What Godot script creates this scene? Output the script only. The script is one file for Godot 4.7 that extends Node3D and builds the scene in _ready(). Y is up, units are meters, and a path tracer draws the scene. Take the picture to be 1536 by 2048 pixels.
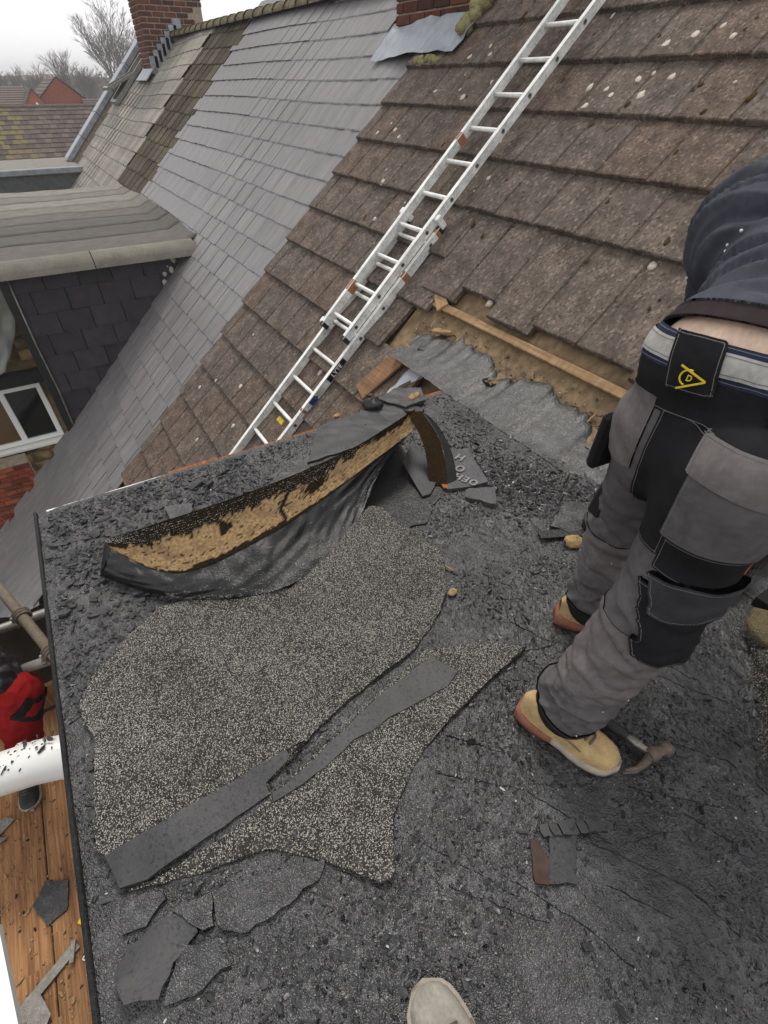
extends Node3D
# Flat dormer roof being stripped, terrace of slate and tile roofs behind.
# World: y up, -z runs along the ridge away from the viewer, +x towards the ridge.
const XJ := 2.04                     # where the main roof plane meets the flat roof level
const PITCH := 0.7505                # 43 degrees
var CP := cos(PITCH)
var SP := sin(PITCH)
var M := {}
var used := {}
var rng := RandomNumberGenerator.new()
var roof_basis: Basis

func _ready():
	rng.seed = 7
	roof_basis = Basis(Vector3(0, 0, 1), Vector3(CP, SP, 0), Vector3(-SP, CP, 0))
	var cam := Camera3D.new(); cam.name = "camera"; add_child(cam)
	cam.position = Vector3(0, 1.45, 0)
	cam.rotation_degrees = Vector3(-40.7, -31.3, 0)
	cam.fov = 91.37; cam.near = 0.03; cam.far = 900.0; cam.current = true
	var env := Environment.new()
	env.background_mode = Environment.BG_SKY
	var sm := ProceduralSkyMaterial.new()
	sm.sky_top_color = Color(0.83, 0.835, 0.845); sm.sky_horizon_color = Color(0.93, 0.925, 0.925); sm.sky_curve = 0.25
	sm.ground_horizon_color = Color(0.55, 0.54, 0.52); sm.ground_bottom_color = Color(0.3, 0.29, 0.28); sm.ground_curve = 0.1
	sm.sun_angle_max = 1.0; sm.sky_energy_multiplier = 1.0
	var sky := Sky.new(); sky.sky_material = sm; env.sky = sky
	env.background_energy_multiplier = 1.0
	env.tonemap_mode = Environment.TONE_MAPPER_LINEAR
	env.tonemap_exposure = 1.48
	env.sdfgi_enabled = true; env.ssao_enabled = true; env.ssil_enabled = true
	env.fog_enabled = true; env.fog_density = 0.0022; env.fog_light_color = Color(0.86, 0.86, 0.87)
	var we := WorldEnvironment.new(); we.name = "world_environment"; we.environment = env; add_child(we)
	var sun := DirectionalLight3D.new(); sun.name = "sun"; add_child(sun)
	sun.rotation_degrees = Vector3(-58, 150, 0); sun.light_energy = 0.45; sun.light_angular_distance = 16.0
	sun.light_color = Color(1.0, 0.975, 0.94); sun.shadow_enabled = true
	make_materials()
	print("materials")
	build_ground()
	build_tiled_roof()
	build_slate_roofs()
	build_chimneys()
	build_far_dormers()
	build_yard_wall()
	build_background()
	print("structure")
	build_flat_roof()
	print("flat roof")
	build_scaffold()
	build_ladder()
	build_felt()
	print("felt")
	build_debris()
	build_worker()
	print("worker")
	build_scaffolder()
	build_tools()
	print("done")

# ---------------------------------------------------------------- helpers
func RP(s: float, z: float, off := 0.0) -> Vector3:       # point on the main roof plane
	return Vector3(XJ + s * CP - off * SP, s * SP + off * CP, z)
func numbered(called: String) -> String:
	if not used.has(called):
		used[called] = 0
		return called
	used[called] += 1
	return "%s_%03d" % [called, used[called]]
func thing(called: String, label: String, category: String, at := Vector3.ZERO, group := "") -> Node3D:
	var o := Node3D.new(); o.name = numbered(called); add_child(o); o.position = at
	tag(o, label, category, group)
	return o
func tag(o: Node, label := "", category := "", group := "", kind := ""):
	if label: o.set_meta("label", label)
	if category: o.set_meta("category", category)
	if group: o.set_meta("group", group)
	if kind: o.set_meta("kind", kind)
func put(mesh: Mesh, called: String, mat: Material, parent: Node = self, at := Vector3.ZERO) -> MeshInstance3D:
	var o := MeshInstance3D.new(); o.mesh = mesh; o.material_override = mat
	if parent == self: o.name = numbered(called)
	else: o.name = called
	parent.add_child(o, true); o.position = at
	return o
func fl() -> SurfaceTool:      # flat shaded builder
	var st := SurfaceTool.new(); st.begin(Mesh.PRIMITIVE_TRIANGLES); st.set_smooth_group(-1); return st
func sm_() -> SurfaceTool:     # smooth shaded builder
	var st := SurfaceTool.new(); st.begin(Mesh.PRIMITIVE_TRIANGLES); st.set_smooth_group(0); return st
func done(st: SurfaceTool) -> ArrayMesh:
	st.generate_normals(); return st.commit()
func tri(st: SurfaceTool, a: Vector3, b: Vector3, c: Vector3):
	st.add_vertex(a); st.add_vertex(b); st.add_vertex(c)
func quad(st: SurfaceTool, a: Vector3, b: Vector3, c: Vector3, d: Vector3):
	tri(st, a, b, c); tri(st, a, c, d)
func box(st: SurfaceTool, c: Vector3, size: Vector3, b := Basis.IDENTITY, ch := 0.0):
	# box with optional chamfer along all its edges (a shrunk-face box)
	var h := size * 0.5
	var k: float = minf(ch, minf(h.x, minf(h.y, h.z)) * 0.9)
	if k <= 0.0:
		var p: Array[Vector3] = []
		for i in 8:
			p.append(c + b * Vector3(h.x if i & 1 else -h.x, h.y if i & 2 else -h.y, h.z if i & 4 else -h.z))
		for f in [[0, 2, 3, 1], [4, 5, 7, 6], [0, 1, 5, 4], [2, 6, 7, 3], [0, 4, 6, 2], [1, 3, 7, 5]]:
			quad(st, p[f[0]], p[f[1]], p[f[2]], p[f[3]])
		return
	var q := {}
	for i in 8:
		var s := Vector3(1 if i & 1 else -1, 1 if i & 2 else -1, 1 if i & 4 else -1)
		q[i] = [c + b * (Vector3(h.x, h.y - k, h.z - k) * s), c + b * (Vector3(h.x - k, h.y, h.z - k) * s), c + b * (Vector3(h.x - k, h.y - k, h.z) * s)]
	for f in [[0, 2, 3, 1, 2], [4, 5, 7, 6, 2], [0, 1, 5, 4, 1], [2, 6, 7, 3, 1], [0, 4, 6, 2, 0], [1, 3, 7, 5, 0]]:
		quad(st, q[f[0]][f[4]], q[f[1]][f[4]], q[f[2]][f[4]], q[f[3]][f[4]])
	for e in [[0, 1, 1, 2], [2, 3, 1, 2], [4, 5, 1, 2], [6, 7, 1, 2], [0, 2, 0, 2], [1, 3, 0, 2], [4, 6, 0, 2], [5, 7, 0, 2], [0, 4, 0, 1], [1, 5, 0, 1], [2, 6, 0, 1], [3, 7, 0, 1]]:
		quad(st, q[e[0]][e[2]], q[e[1]][e[2]], q[e[1]][e[3]], q[e[0]][e[3]])
	for i in 8: tri(st, q[i][0], q[i][1], q[i][2])
func bar(st: SurfaceTool, a: Vector3, b: Vector3, w: float, h: float, up := Vector3.UP, ch := 0.0):
	var z := (b - a).normalized(); var x := up.cross(z).normalized(); var y := z.cross(x)
	box(st, (a + b) * 0.5, Vector3(w, h, a.distance_to(b)), Basis(x, y, z), ch)
func tube(st: SurfaceTool, path: Array, radii, seg := 10, caps := true):
	var rings := []
	var n := path.size()
	var prev := Vector3.ZERO
	for i in n:
		var d: Vector3 = (path[mini(i + 1, n - 1)] - path[maxi(i - 1, 0)]).normalized()
		var x: Vector3
		if prev == Vector3.ZERO:
			x = d.cross(Vector3(0.31, 0.9, 0.27)).normalized()
		else:
			x = (prev - d * prev.dot(d)).normalized()
		prev = x
		var y := d.cross(x)
		var r: float = radii[i] if radii is Array else radii
		var ring := []
		for k in seg:
			var a := TAU * k / seg
			ring.append(path[i] + (x * cos(a) + y * sin(a)) * r)
		rings.append(ring)
	for i in n - 1:
		for k in seg:
			var k2 := (k + 1) % seg
			quad(st, rings[i][k], rings[i + 1][k], rings[i + 1][k2], rings[i][k2])
	if caps:
		for k in range(1, seg - 1):
			tri(st, rings[0][0], rings[0][k], rings[0][k + 1])
			tri(st, rings[n - 1][0], rings[n - 1][k + 1], rings[n - 1][k])
func rough_poly(poly: PackedVector2Array, step: float, amp: float) -> PackedVector2Array:   # subdivided, torn outline
	var out := PackedVector2Array()
	for i in poly.size():
		var a := poly[i]; var b := poly[(i + 1) % poly.size()]
		var n := maxi(1, int(a.distance_to(b) / step))
		var nn := (b - a).orthogonal().normalized()
		for k in n:
			out.append(a.lerp(b, float(k) / n) + nn * rng.randf_range(-amp, amp))
	return out
func slab(st: SurfaceTool, poly: PackedVector2Array, y0: float, y1: float, hfun = null):   # extruded outline in x/z
	var idx := Geometry2D.triangulate_polygon(poly)
	var P := func(p: Vector2, y: float) -> Vector3: return Vector3(p.x, y + (hfun.call(p) if hfun else 0.0), p.y)
	for i in range(0, idx.size(), 3):
		tri(st, P.call(poly[idx[i]], y1), P.call(poly[idx[i + 1]], y1), P.call(poly[idx[i + 2]], y1))
		tri(st, P.call(poly[idx[i]], y0), P.call(poly[idx[i + 2]], y0), P.call(poly[idx[i + 1]], y0))
	for i in poly.size():
		var a := poly[i]; var b := poly[(i + 1) % poly.size()]
		quad(st, P.call(a, y0), P.call(b, y0), P.call(b, y1), P.call(a, y1))
func V2(a: Array) -> PackedVector2Array:
	var o := PackedVector2Array()
	for i in range(0, a.size(), 2): o.append(Vector2(a[i], a[i + 1]))
	return o
func noise(seed_: int, freq: float, oct := 3, type := FastNoiseLite.TYPE_SIMPLEX_SMOOTH) -> FastNoiseLite:
	var n := FastNoiseLite.new(); n.seed = seed_; n.frequency = freq; n.noise_type = type
	if oct > 1:
		n.fractal_type = FastNoiseLite.FRACTAL_FBM; n.fractal_octaves = oct
	else:
		n.fractal_type = FastNoiseLite.FRACTAL_NONE
	return n
func spl(a: Array, t: float):          # smooth interpolation along a list of values at equal steps
	var n := a.size() - 1
	var x := clampf(t, 0.0, 1.0) * n
	var i := mini(int(x), n - 1)
	var f := x - i
	var p0 = a[maxi(i - 1, 0)]; var p1 = a[i]; var p2 = a[i + 1]; var p3 = a[mini(i + 2, n)]
	return p1 * 1.0 + ((p2 - p0) * f + (p0 * 2.0 - p1 * 5.0 + p2 * 4.0 - p3) * (f * f) + (p1 * 3.0 - p0 - p2 * 3.0 + p3) * (f * f * f)) * 0.5

# ---------------------------------------------------------------- materials
func gray(n: FastNoiseLite, size: int) -> PackedByteArray:
	var im := n.get_seamless_image(size, size, false, false, 0.15, true)
	im.convert(Image.FORMAT_L8)
	return im.get_data()
func img(size: int, f: Callable) -> ImageTexture:        # f(i) -> Color (sRGB)
	var d := PackedByteArray(); d.resize(size * size * 3)
	for i in size * size:
		var c: Color = f.call(i)
		d[i * 3] = int(clampf(c.r, 0, 1) * 255); d[i * 3 + 1] = int(clampf(c.g, 0, 1) * 255); d[i * 3 + 2] = int(clampf(c.b, 0, 1) * 255)
	var im := Image.create_from_data(size, size, false, Image.FORMAT_RGB8, d)
	im.generate_mipmaps()
	return ImageTexture.create_from_image(im)
func limg(size: int, d: PackedByteArray) -> ImageTexture:
	return ImageTexture.create_from_image(Image.create_from_data(size, size, false, Image.FORMAT_L8, d))
func mat(c: Color, rough := 0.8, metal := 0.0, spec := 0.5) -> StandardMaterial3D:
	var m := StandardMaterial3D.new(); m.albedo_color = c; m.roughness = rough; m.metallic = metal; m.metallic_specular = spec
	m.cull_mode = BaseMaterial3D.CULL_DISABLED
	return m
func tmat(c: Color, tex: Texture2D, scale: Vector3, rough := 0.8, bump: Texture2D = null, depth := 0.0, spec := 0.5) -> StandardMaterial3D:
	var m := mat(c, rough, 0.0, spec)
	m.albedo_texture = tex; m.uv1_triplanar = true; m.uv1_world_triplanar = true; m.uv1_scale = scale
	if bump:
		m.heightmap_enabled = true; m.heightmap_texture = bump; m.heightmap_scale = depth
	return m
func tint(m: StandardMaterial3D, c: Color) -> StandardMaterial3D:
	var d: StandardMaterial3D = m.duplicate(); d.albedo_color = c; return d
func make_materials():
	var S := 512
	var fine := gray(noise(11, 0.045, 4), S)
	var coarse := gray(noise(12, 0.008, 4), S)
	var cel := noise(13, 0.11, 1, FastNoiseLite.TYPE_CELLULAR); cel.cellular_return_type = FastNoiseLite.RETURN_CELL_VALUE
	var cells := gray(cel, S)
	var cd := noise(13, 0.11, 1, FastNoiseLite.TYPE_CELLULAR); cd.cellular_return_type = FastNoiseLite.RETURN_DISTANCE
	var cdist := gray(cd, S)
	var rid := noise(14, 0.085, 4); rid.fractal_type = FastNoiseLite.FRACTAL_RIDGED
	var ridges := gray(rid, S)
	var grain := gray(noise(15, 0.25, 2), S)
	var T := {}
	var med := gray(noise(16, 0.11, 3), S)
	T.felt = img(S, func(i):
		var q = 0.55 * med[i] / 255.0 + 0.45 * fine[i] / 255.0 + 0.75 * (coarse[i] / 255.0 - 0.5) + 0.55 * (grain[i] / 255.0 - 0.5)
		var v = lerpf(0.06, 0.225, smoothstep(0.36, 0.66, q)) + (0.10 if cells[i] > 248 else 0.0)
		return Color(v, v * 0.99, v * 1.02))
	T.smooth = img(S, func(i): var v = 0.215 + 0.07 * (coarse[i] / 255.0 - 0.5) + 0.05 * (med[i] / 255.0 - 0.5) - (0.09 if med[i] < 70 else 0.0); return Color(v, v * 0.99, v * 1.025))
	var fb := PackedByteArray(); fb.resize(S * S)
	for i in S * S: fb[i] = clampi(int(0.30 * ridges[i] + 0.25 * fine[i] + 0.35 * grain[i] + 0.2 * cells[i] * (1.0 if cells[i] > 150 else 0.3)), 0, 255)
	T.feltb = limg(S, fb)
	T.gran = img(S, func(i):
		var v = 0.15 + 0.16 * (coarse[i] / 255.0 - 0.5) + 0.06 * (grain[i] / 255.0 - 0.5)
		if cells[i] > 165 and cdist[i] < 105: v = 0.32 + 0.36 * (cells[i] - 165) / 90.0
		return Color(v * 1.03, v * 0.99, v * 0.92))
	var gb := PackedByteArray(); gb.resize(S * S)
	for i in S * S: gb[i] = clampi((255 - cdist[i]) if cells[i] > 120 else 60, 0, 255)
	T.granb = limg(S, gb)
	T.tan = img(S, func(i): var a = fine[i] / 255.0; var b = coarse[i] / 255.0; return Color(0.50, 0.415, 0.30).lerp(Color(0.69, 0.59, 0.45), clampf(a * 1.6 - 0.4, 0, 1)).lerp(Color(0.40, 0.32, 0.25), clampf(b * 2.4 - 1.3, 0, 1)))
	T.tile = img(S, func(i):
		var v = 0.375 + 0.22 * (coarse[i] / 255.0 - 0.5) + 0.20 * (fine[i] / 255.0 - 0.5) + 0.10 * (grain[i] / 255.0 - 0.5)
		var c = Color(v * 0.99, v * 0.895, v * 0.83)
		if cells[i] > 243: c = c.lerp(Color(0.68, 0.63, 0.57), 0.55)
		elif cells[i] < 26 and cdist[i] < 95: c = c * 0.5
		return c)
	var tb := PackedByteArray(); tb.resize(S * S)
	for i in S * S: tb[i] = clampi(int(0.5 * fine[i] + 0.4 * grain[i] - (70 if cells[i] < 22 and cdist[i] < 90 else 0) + (45 if cells[i] > 240 else 0)), 0, 255)
	T.tileb = limg(S, tb)
	T.slate = img(S, func(i): var v = 0.435 + 0.13 * (coarse[i] / 255.0 - 0.5) + 0.07 * (fine[i] / 255.0 - 0.5); return Color(v * 1.04, v * 1.01, v * 1.01))
	T.mossy = img(S, func(i):
		var v = 0.45 + 0.42 * (fine[i] / 255.0 - 0.5) + 0.5 * (coarse[i] / 255.0 - 0.5)
		var c = Color(v * 1.03, v, v * 0.95)
		if ridges[i] > 196: c = c.lerp(Color(0.62, 0.60, 0.52), 0.6)
		if cells[i] < 45 and cdist[i] < 110: c = c * 0.5
		return c)
	T.wood = img(S, func(i):
		var y = i / S
		var x = i % S
		var g = fine[(y / 9) % S * S + x] / 255.0; var h = coarse[(y / 5) % S * S + x] / 255.0
		return Color(0.63, 0.51, 0.39).lerp(Color(0.40, 0.30, 0.22), clampf(g * 1.1 - 0.2 + h * 0.7 - 0.35, 0, 1)))
	T.noisy = img(S, func(i): var v = 0.86 + 0.22 * (coarse[i] / 255.0 - 0.5) + 0.16 * (fine[i] / 255.0 - 0.5) + 0.1 * (grain[i] / 255.0 - 0.5); return Color(v, v, v))
	T.fineb = limg(S, fine); T.grainb = limg(S, grain)
	var cw := PackedByteArray(); cw.resize(S * S)
	for i in S * S:
		var x := i % S; var y := i / S
		cw[i] = clampi(int(127 + 60 * sin((x + y) * TAU / 4.0) + 0.3 * (fine[i] - 128)), 0, 255)
	T.weave = limg(S, cw)
	var one := Vector3.ONE
	M.felt = tmat(Color.WHITE, T.felt, one * 2.1, 0.37, T.feltb, 0.6, 0.62)
	M.felt_smooth = tmat(Color.WHITE, T.smooth, one * 1.3, 0.55, T.feltb, 0.16, 0.45)
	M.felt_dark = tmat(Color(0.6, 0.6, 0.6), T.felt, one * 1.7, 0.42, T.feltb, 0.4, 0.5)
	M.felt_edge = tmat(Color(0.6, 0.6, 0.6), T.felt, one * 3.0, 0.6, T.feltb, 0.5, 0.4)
	M.bitumen = mat(Color(0.075, 0.075, 0.08), 0.34, 0, 0.6)
	M.crumb = mat(Color(0.13, 0.13, 0.135), 0.38, 0, 0.6)
	M.granule = mat(Color(0.72, 0.71, 0.68), 0.6)
	M.granules = tmat(Color.WHITE, T.gran, one * 4.6, 0.75, T.granb, 0.3, 0.4)
	M.tan = tmat(Color(0.93, 0.92, 0.90), T.tan, one * 2.6, 0.9, T.fineb, 0.6, 0.2)
	M.underlay = tmat(Color(0.88, 0.89, 0.92), T.tan, one * 0.7, 0.85, T.fineb, 0.35, 0.3)
	M.tile = []
	for k in 6:
		var c := Color(0.98, 0.975, 0.97).lerp(Color(1.06, 1.045, 1.02), k / 5.0)
		if k == 5: c = Color(1.03, 0.985, 0.95)
		M.tile.append(tmat(c, T.tile, one * (1.15 + 0.13 * k), 0.92, T.tileb, 0.5, 0.3))
	M.slate = []
	for k in 5:
		var v := 0.985 + 0.016 * k
		M.slate.append(tmat(Color(v, v, v * 1.005), T.slate, Vector3(0.5, 0.5, 1.7 + 0.3 * k), 0.52, T.fineb, 0.06, 0.5))
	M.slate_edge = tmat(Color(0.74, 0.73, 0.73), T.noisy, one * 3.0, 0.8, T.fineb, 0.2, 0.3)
	M.cheek = []
	for k in 3:
		var v := 0.46 + 0.04 * k
		M.cheek.append(tmat(Color(v, v * 0.98, v * 1.05), T.slate, one * (0.8 + 0.2 * k), 0.6, T.fineb, 0.06, 0.4))
	M.mossy = []; M.old_slate = []
	for k in 4:
		var v := 0.62 + 0.06 * k
		M.mossy.append(tmat(Color(v, v * 0.95, v * 0.87), T.mossy, Vector3(0.5, 0.5, 5.5 + 0.5 * k), 0.9, T.fineb, 0.5, 0.2))
		M.old_slate.append(tmat(Color(1.08 + 0.05 * k, 1.07 + 0.05 * k, 1.06 + 0.05 * k), T.mossy, Vector3(0.45, 0.45, 6.0 + 0.5 * k), 0.75, T.fineb, 0.4, 0.3))
	M.ridge = tmat(Color(0.86, 0.82, 0.70), T.mossy, one * 1.4, 0.95, T.fineb, 0.8, 0.2)
	M.brick = []
	for c in [Color(0.40, 0.25, 0.21), Color(0.36, 0.23, 0.20), Color(0.45, 0.28, 0.22), Color(0.31, 0.21, 0.19), Color(0.42, 0.27, 0.23)]:
		M.brick.append(tmat(c * 1.1, T.noisy, one * 2.4, 0.9, T.fineb, 0.5, 0.2))
	M.redbrick = []
	for c in [Color(0.60, 0.32, 0.23), Color(0.55, 0.28, 0.20), Color(0.66, 0.39, 0.28), Color(0.46, 0.25, 0.19)]:
		M.redbrick.append(tmat(c * 1.1, T.noisy, one * 1.9, 0.9, T.fineb, 0.5, 0.2))
	M.mortar = tmat(Color(0.74, 0.68, 0.60), T.noisy, one * 2.0, 0.95, T.fineb, 0.6, 0.2)
	M.cement = tmat(Color(0.66, 0.63, 0.45), T.noisy, one * 3.0, 0.95, T.fineb, 1.2, 0.2)
	M.stone = []
	for c in [Color(0.70, 0.59, 0.42), Color(0.62, 0.51, 0.36), Color(0.74, 0.64, 0.48), Color(0.40, 0.30, 0.22), Color(0.66, 0.56, 0.42)]:
		M.stone.append(tmat(c * 1.1, T.noisy, one * 1.3, 0.95, T.fineb, 1.0, 0.2))
	M.lead = tmat(Color(0.66, 0.68, 0.71), T.noisy, Vector3(1.2, 1.2, 2.2), 0.42, T.fineb, 0.2, 0.6); M.lead.metallic = 0.35
	M.alu = tmat(Color(1.06, 1.06, 1.04), T.noisy, one * 1.5, 0.5, T.fineb, 0.03, 0.5); M.alu.metallic = 0.15
	M.galv = tmat(Color(0.62, 0.61, 0.58), T.noisy, one * 2.0, 0.5, T.fineb, 0.1, 0.5); M.galv.metallic = 0.5
	M.pole = tmat(Color(0.50, 0.45, 0.38), T.noisy, one * 4.0, 0.7, T.fineb, 0.3, 0.4)
	M.steel = tmat(Color(0.62, 0.60, 0.57), T.noisy, one * 5.0, 0.45, T.fineb, 0.1, 0.5); M.steel.metallic = 0.6
	M.rust = tmat(Color(0.52, 0.46, 0.41), T.noisy, one * 9.0, 0.6, T.fineb, 0.3, 0.5); M.rust.metallic = 0.55
	M.black = mat(Color(0.09, 0.09, 0.095), 0.45)
	M.rubber = tmat(Color(0.17, 0.17, 0.18), T.noisy, one * 6.0, 0.6, T.grainb, 0.05, 0.4)
	M.white = mat(Color(0.93, 0.93, 0.915), 0.4)
	M.offwhite = tmat(Color(0.86, 0.84, 0.79), T.noisy, one * 2.0, 0.6, T.fineb, 0.2)
	M.yellow = tmat(Color(0.92, 0.80, 0.16), T.noisy, one * 3.0, 0.55, T.fineb, 0.05)
	M.plank = []
	for k in 5:
		var c := Color(0.98, 0.93, 0.88).lerp(Color(1.08, 0.99, 0.90), k / 4.0)
		M.plank.append(tmat(c, T.wood, Vector3(2.3, 2.3, 0.6) + one * 0.07 * k, 0.85, T.fineb, 0.3, 0.3))
	M.batten = tmat(Color(1.04, 1.06, 1.04), T.wood, Vector3(3, 3, 0.8), 0.8, T.fineb, 0.2, 0.3)
	M.timber = tmat(Color(0.95, 0.76, 0.64), T.wood, Vector3(1.5, 3, 3), 0.8, T.fineb, 0.3, 0.3)
	M.splinter = tmat(Color(1.12, 1.15, 1.12), T.wood, one * 6, 0.8, T.fineb, 0.3, 0.3)
	M.flatfelt = []
	for c in [Color(0.53, 0.51, 0.46), Color(0.46, 0.44, 0.40), Color(0.31, 0.29, 0.265), Color(0.37, 0.345, 0.315)]:
		M.flatfelt.append(tmat(c, T.noisy, one * 0.9, 0.75, T.fineb, 0.4, 0.5))
	M.farroof = []
	for c in [Color(0.42, 0.37, 0.34), Color(0.46, 0.41, 0.37), Color(0.38, 0.34, 0.32)]:
		M.farroof.append(tmat(c, T.noisy, one * 1.1, 0.9, T.fineb, 0.4, 0.3))
	M.lichen = tmat(Color(0.52, 0.48, 0.34), T.noisy, one * 1.5, 0.95, T.fineb, 0.6, 0.2)
	M.spot = mat(Color(0.74, 0.70, 0.64), 0.95)
	M.moss = tmat(Color(0.42, 0.34, 0.20), T.noisy, one * 8, 0.98, T.fineb, 1.0, 0.1)
	M.bark = tmat(Color(0.44, 0.40, 0.36), T.noisy, one, 0.95)
	M.glass = mat(Color(0.035, 0.04, 0.045), 0.08, 0, 0.8)
	M.earth = tmat(Color(0.34, 0.31, 0.25), T.noisy, one * 0.2, 0.95, T.fineb, 2.0, 0.2)
	M.tarp = tmat(Color(0.30, 0.275, 0.25), T.noisy, one * 2.5, 0.7, T.fineb, 0.4, 0.4)
	M.insul = tmat(Color(0.54, 0.49, 0.38), T.noisy, one * 6, 0.95, T.fineb, 1.5, 0.1)
	M.skin = tmat(Color(1.0, 0.87, 0.77), T.noisy, one * 3, 0.5, T.grainb, 0.02, 0.4); M.skin.subsurf_scatter_enabled = true; M.skin.subsurf_scatter_strength = 0.12
	M.cloth_grey = tmat(Color(0.41, 0.395, 0.40), T.noisy, one * 2.2, 0.9, T.weave, 0.03, 0.25)
	M.cloth_black = tmat(Color(0.145, 0.145, 0.155), T.noisy, one * 2.6, 0.88, T.weave, 0.03, 0.25)
	M.cloth_mid = tmat(Color(0.25, 0.25, 0.265), T.noisy, one * 2.6, 0.88, T.weave, 0.03, 0.25)
	M.cloth_panel = tmat(Color(0.475, 0.45, 0.45), T.noisy, one * 3.0, 0.9, T.weave, 0.03, 0.25)
	M.shirt = tmat(Color(0.30, 0.31, 0.345), T.noisy, one * 1.8, 0.85, T.weave, 0.03, 0.3)
	M.under = tmat(Color(0.24, 0.205, 0.21), T.noisy, one * 1.8, 0.9, T.weave, 0.03, 0.2)
	M.navy = tmat(Color(0.20, 0.22, 0.31), T.noisy, one * 3, 0.85, T.weave, 0.03, 0.2)
	M.belt = tmat(Color(0.74, 0.73, 0.71), T.noisy, one * 3, 0.85, T.weave, 0.05, 0.2)
	M.red = tmat(Color(0.62, 0.07, 0.08), T.noisy, one * 2, 0.8, T.weave, 0.03, 0.3)
	M.jacket = tmat(Color(0.15, 0.13, 0.15), T.noisy, one * 2, 0.35, T.fineb, 0.3, 0.5)
	M.boot = tmat(Color(0.80, 0.68, 0.49), T.noisy, one * 4, 0.72, T.fineb, 0.1, 0.3)
	M.sole = tmat(Color(0.72, 0.68, 0.62), T.noisy, one * 5, 0.8, T.fineb, 0.1, 0.3)
	M.gum = tmat(Color(0.62, 0.42, 0.33), T.noisy, one * 5, 0.7, T.fineb, 0.1, 0.3)
	M.greyboot = tmat(Color(0.66, 0.64, 0.60), T.noisy, one * 4, 0.75, T.fineb, 0.15, 0.3)
	M.thread = mat(Color(0.40, 0.39, 0.39), 0.9)
	M.paint = mat(Color(0.90, 0.90, 0.89), 0.6)
	M.pink = mat(Color(0.78, 0.35, 0.35), 0.6)

# ---------------------------------------------------------------- ground, roofs
func build_ground():
	var st := sm_()
	var n := noise(31, 0.01, 3)
	var R := 16
	var hh := func(x: float, z: float) -> float:
		var d := maxf(0.0, -z - 45.0)
		return -6.5 + minf(d * 0.045, 7.5) + n.get_noise_2d(x, z) * (0.3 + d * 0.02)
	for i in R * 2:
		for j in R * 2:
			var x0 := -400.0 + i * 25.0; var z0 := -600.0 + j * 25.0
			quad(st, Vector3(x0, hh.call(x0, z0), z0), Vector3(x0 + 25, hh.call(x0 + 25, z0), z0), Vector3(x0 + 25, hh.call(x0 + 25, z0 + 25), z0 + 25), Vector3(x0, hh.call(x0, z0 + 25), z0 + 25))
	var g := put(done(st), "ground", M.earth); tag(g, "", "", "", "structure")

func roof_deck(st: SurfaceTool, z0: float, z1: float, s0: float, s1: float, off := -0.02, th := 0.12):
	var c := RP((s0 + s1) * 0.5, (z0 + z1) * 0.5, off - th * 0.5)
	box(st, c, Vector3(absf(z1 - z0), s1 - s0, th), roof_basis)

const GAUGE := 0.398
const TW := 0.362
var ZV := -5.53                      # slate / tile boundary
func tile_mesh(w: float, ln: float, seed_: int) -> ArrayMesh:
	# local: x across (along -z of the world), y up the slope, z outwards. Origin: lower right corner.
	var r := RandomNumberGenerator.new(); r.seed = seed_
	var st := fl()
	var th := 0.040
	var prof := [Vector2(0, 0), Vector2(0, th - 0.004), Vector2(0.006, th), Vector2(w * 0.33, th + 0.001), Vector2(w * 0.66, th + 0.0015), Vector2(w - 0.03, th), Vector2(w - 0.022, th - 0.008), Vector2(w + 0.012, th - 0.010), Vector2(w + 0.012, 0)]
	var ys := [0.0, 0.006, ln * 0.35, ln * 0.7, ln]
	var rows := []
	for yi in ys.size():
		var row := []
		for k in prof.size():
			var y: float = ys[yi]
			var z: float = prof[k].y * 1.0 + (0.0 if yi > 0 else (-0.005 if prof[k].y > th * 0.6 else 0.0))
			var j := 0.0
			if yi == 0: j = r.randf_range(-0.002, 0.0025)
			if yi > 0 and yi < 4 and k > 1 and k < 6: z += r.randf_range(-0.0016, 0.0016)
			row.append(Vector3(prof[k].x + r.randf_range(-0.001, 0.001), y + j, z))
		rows.append(row)
	for i in ys.size() - 1:
		for k in prof.size() - 1:
			quad(st, rows[i][k], rows[i + 1][k], rows[i + 1][k + 1], rows[i][k + 1])
	for k in range(1, prof.size() - 1):
		tri(st, rows[0][0], rows[0][k], rows[0][k + 1])
	return done(st)

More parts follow.
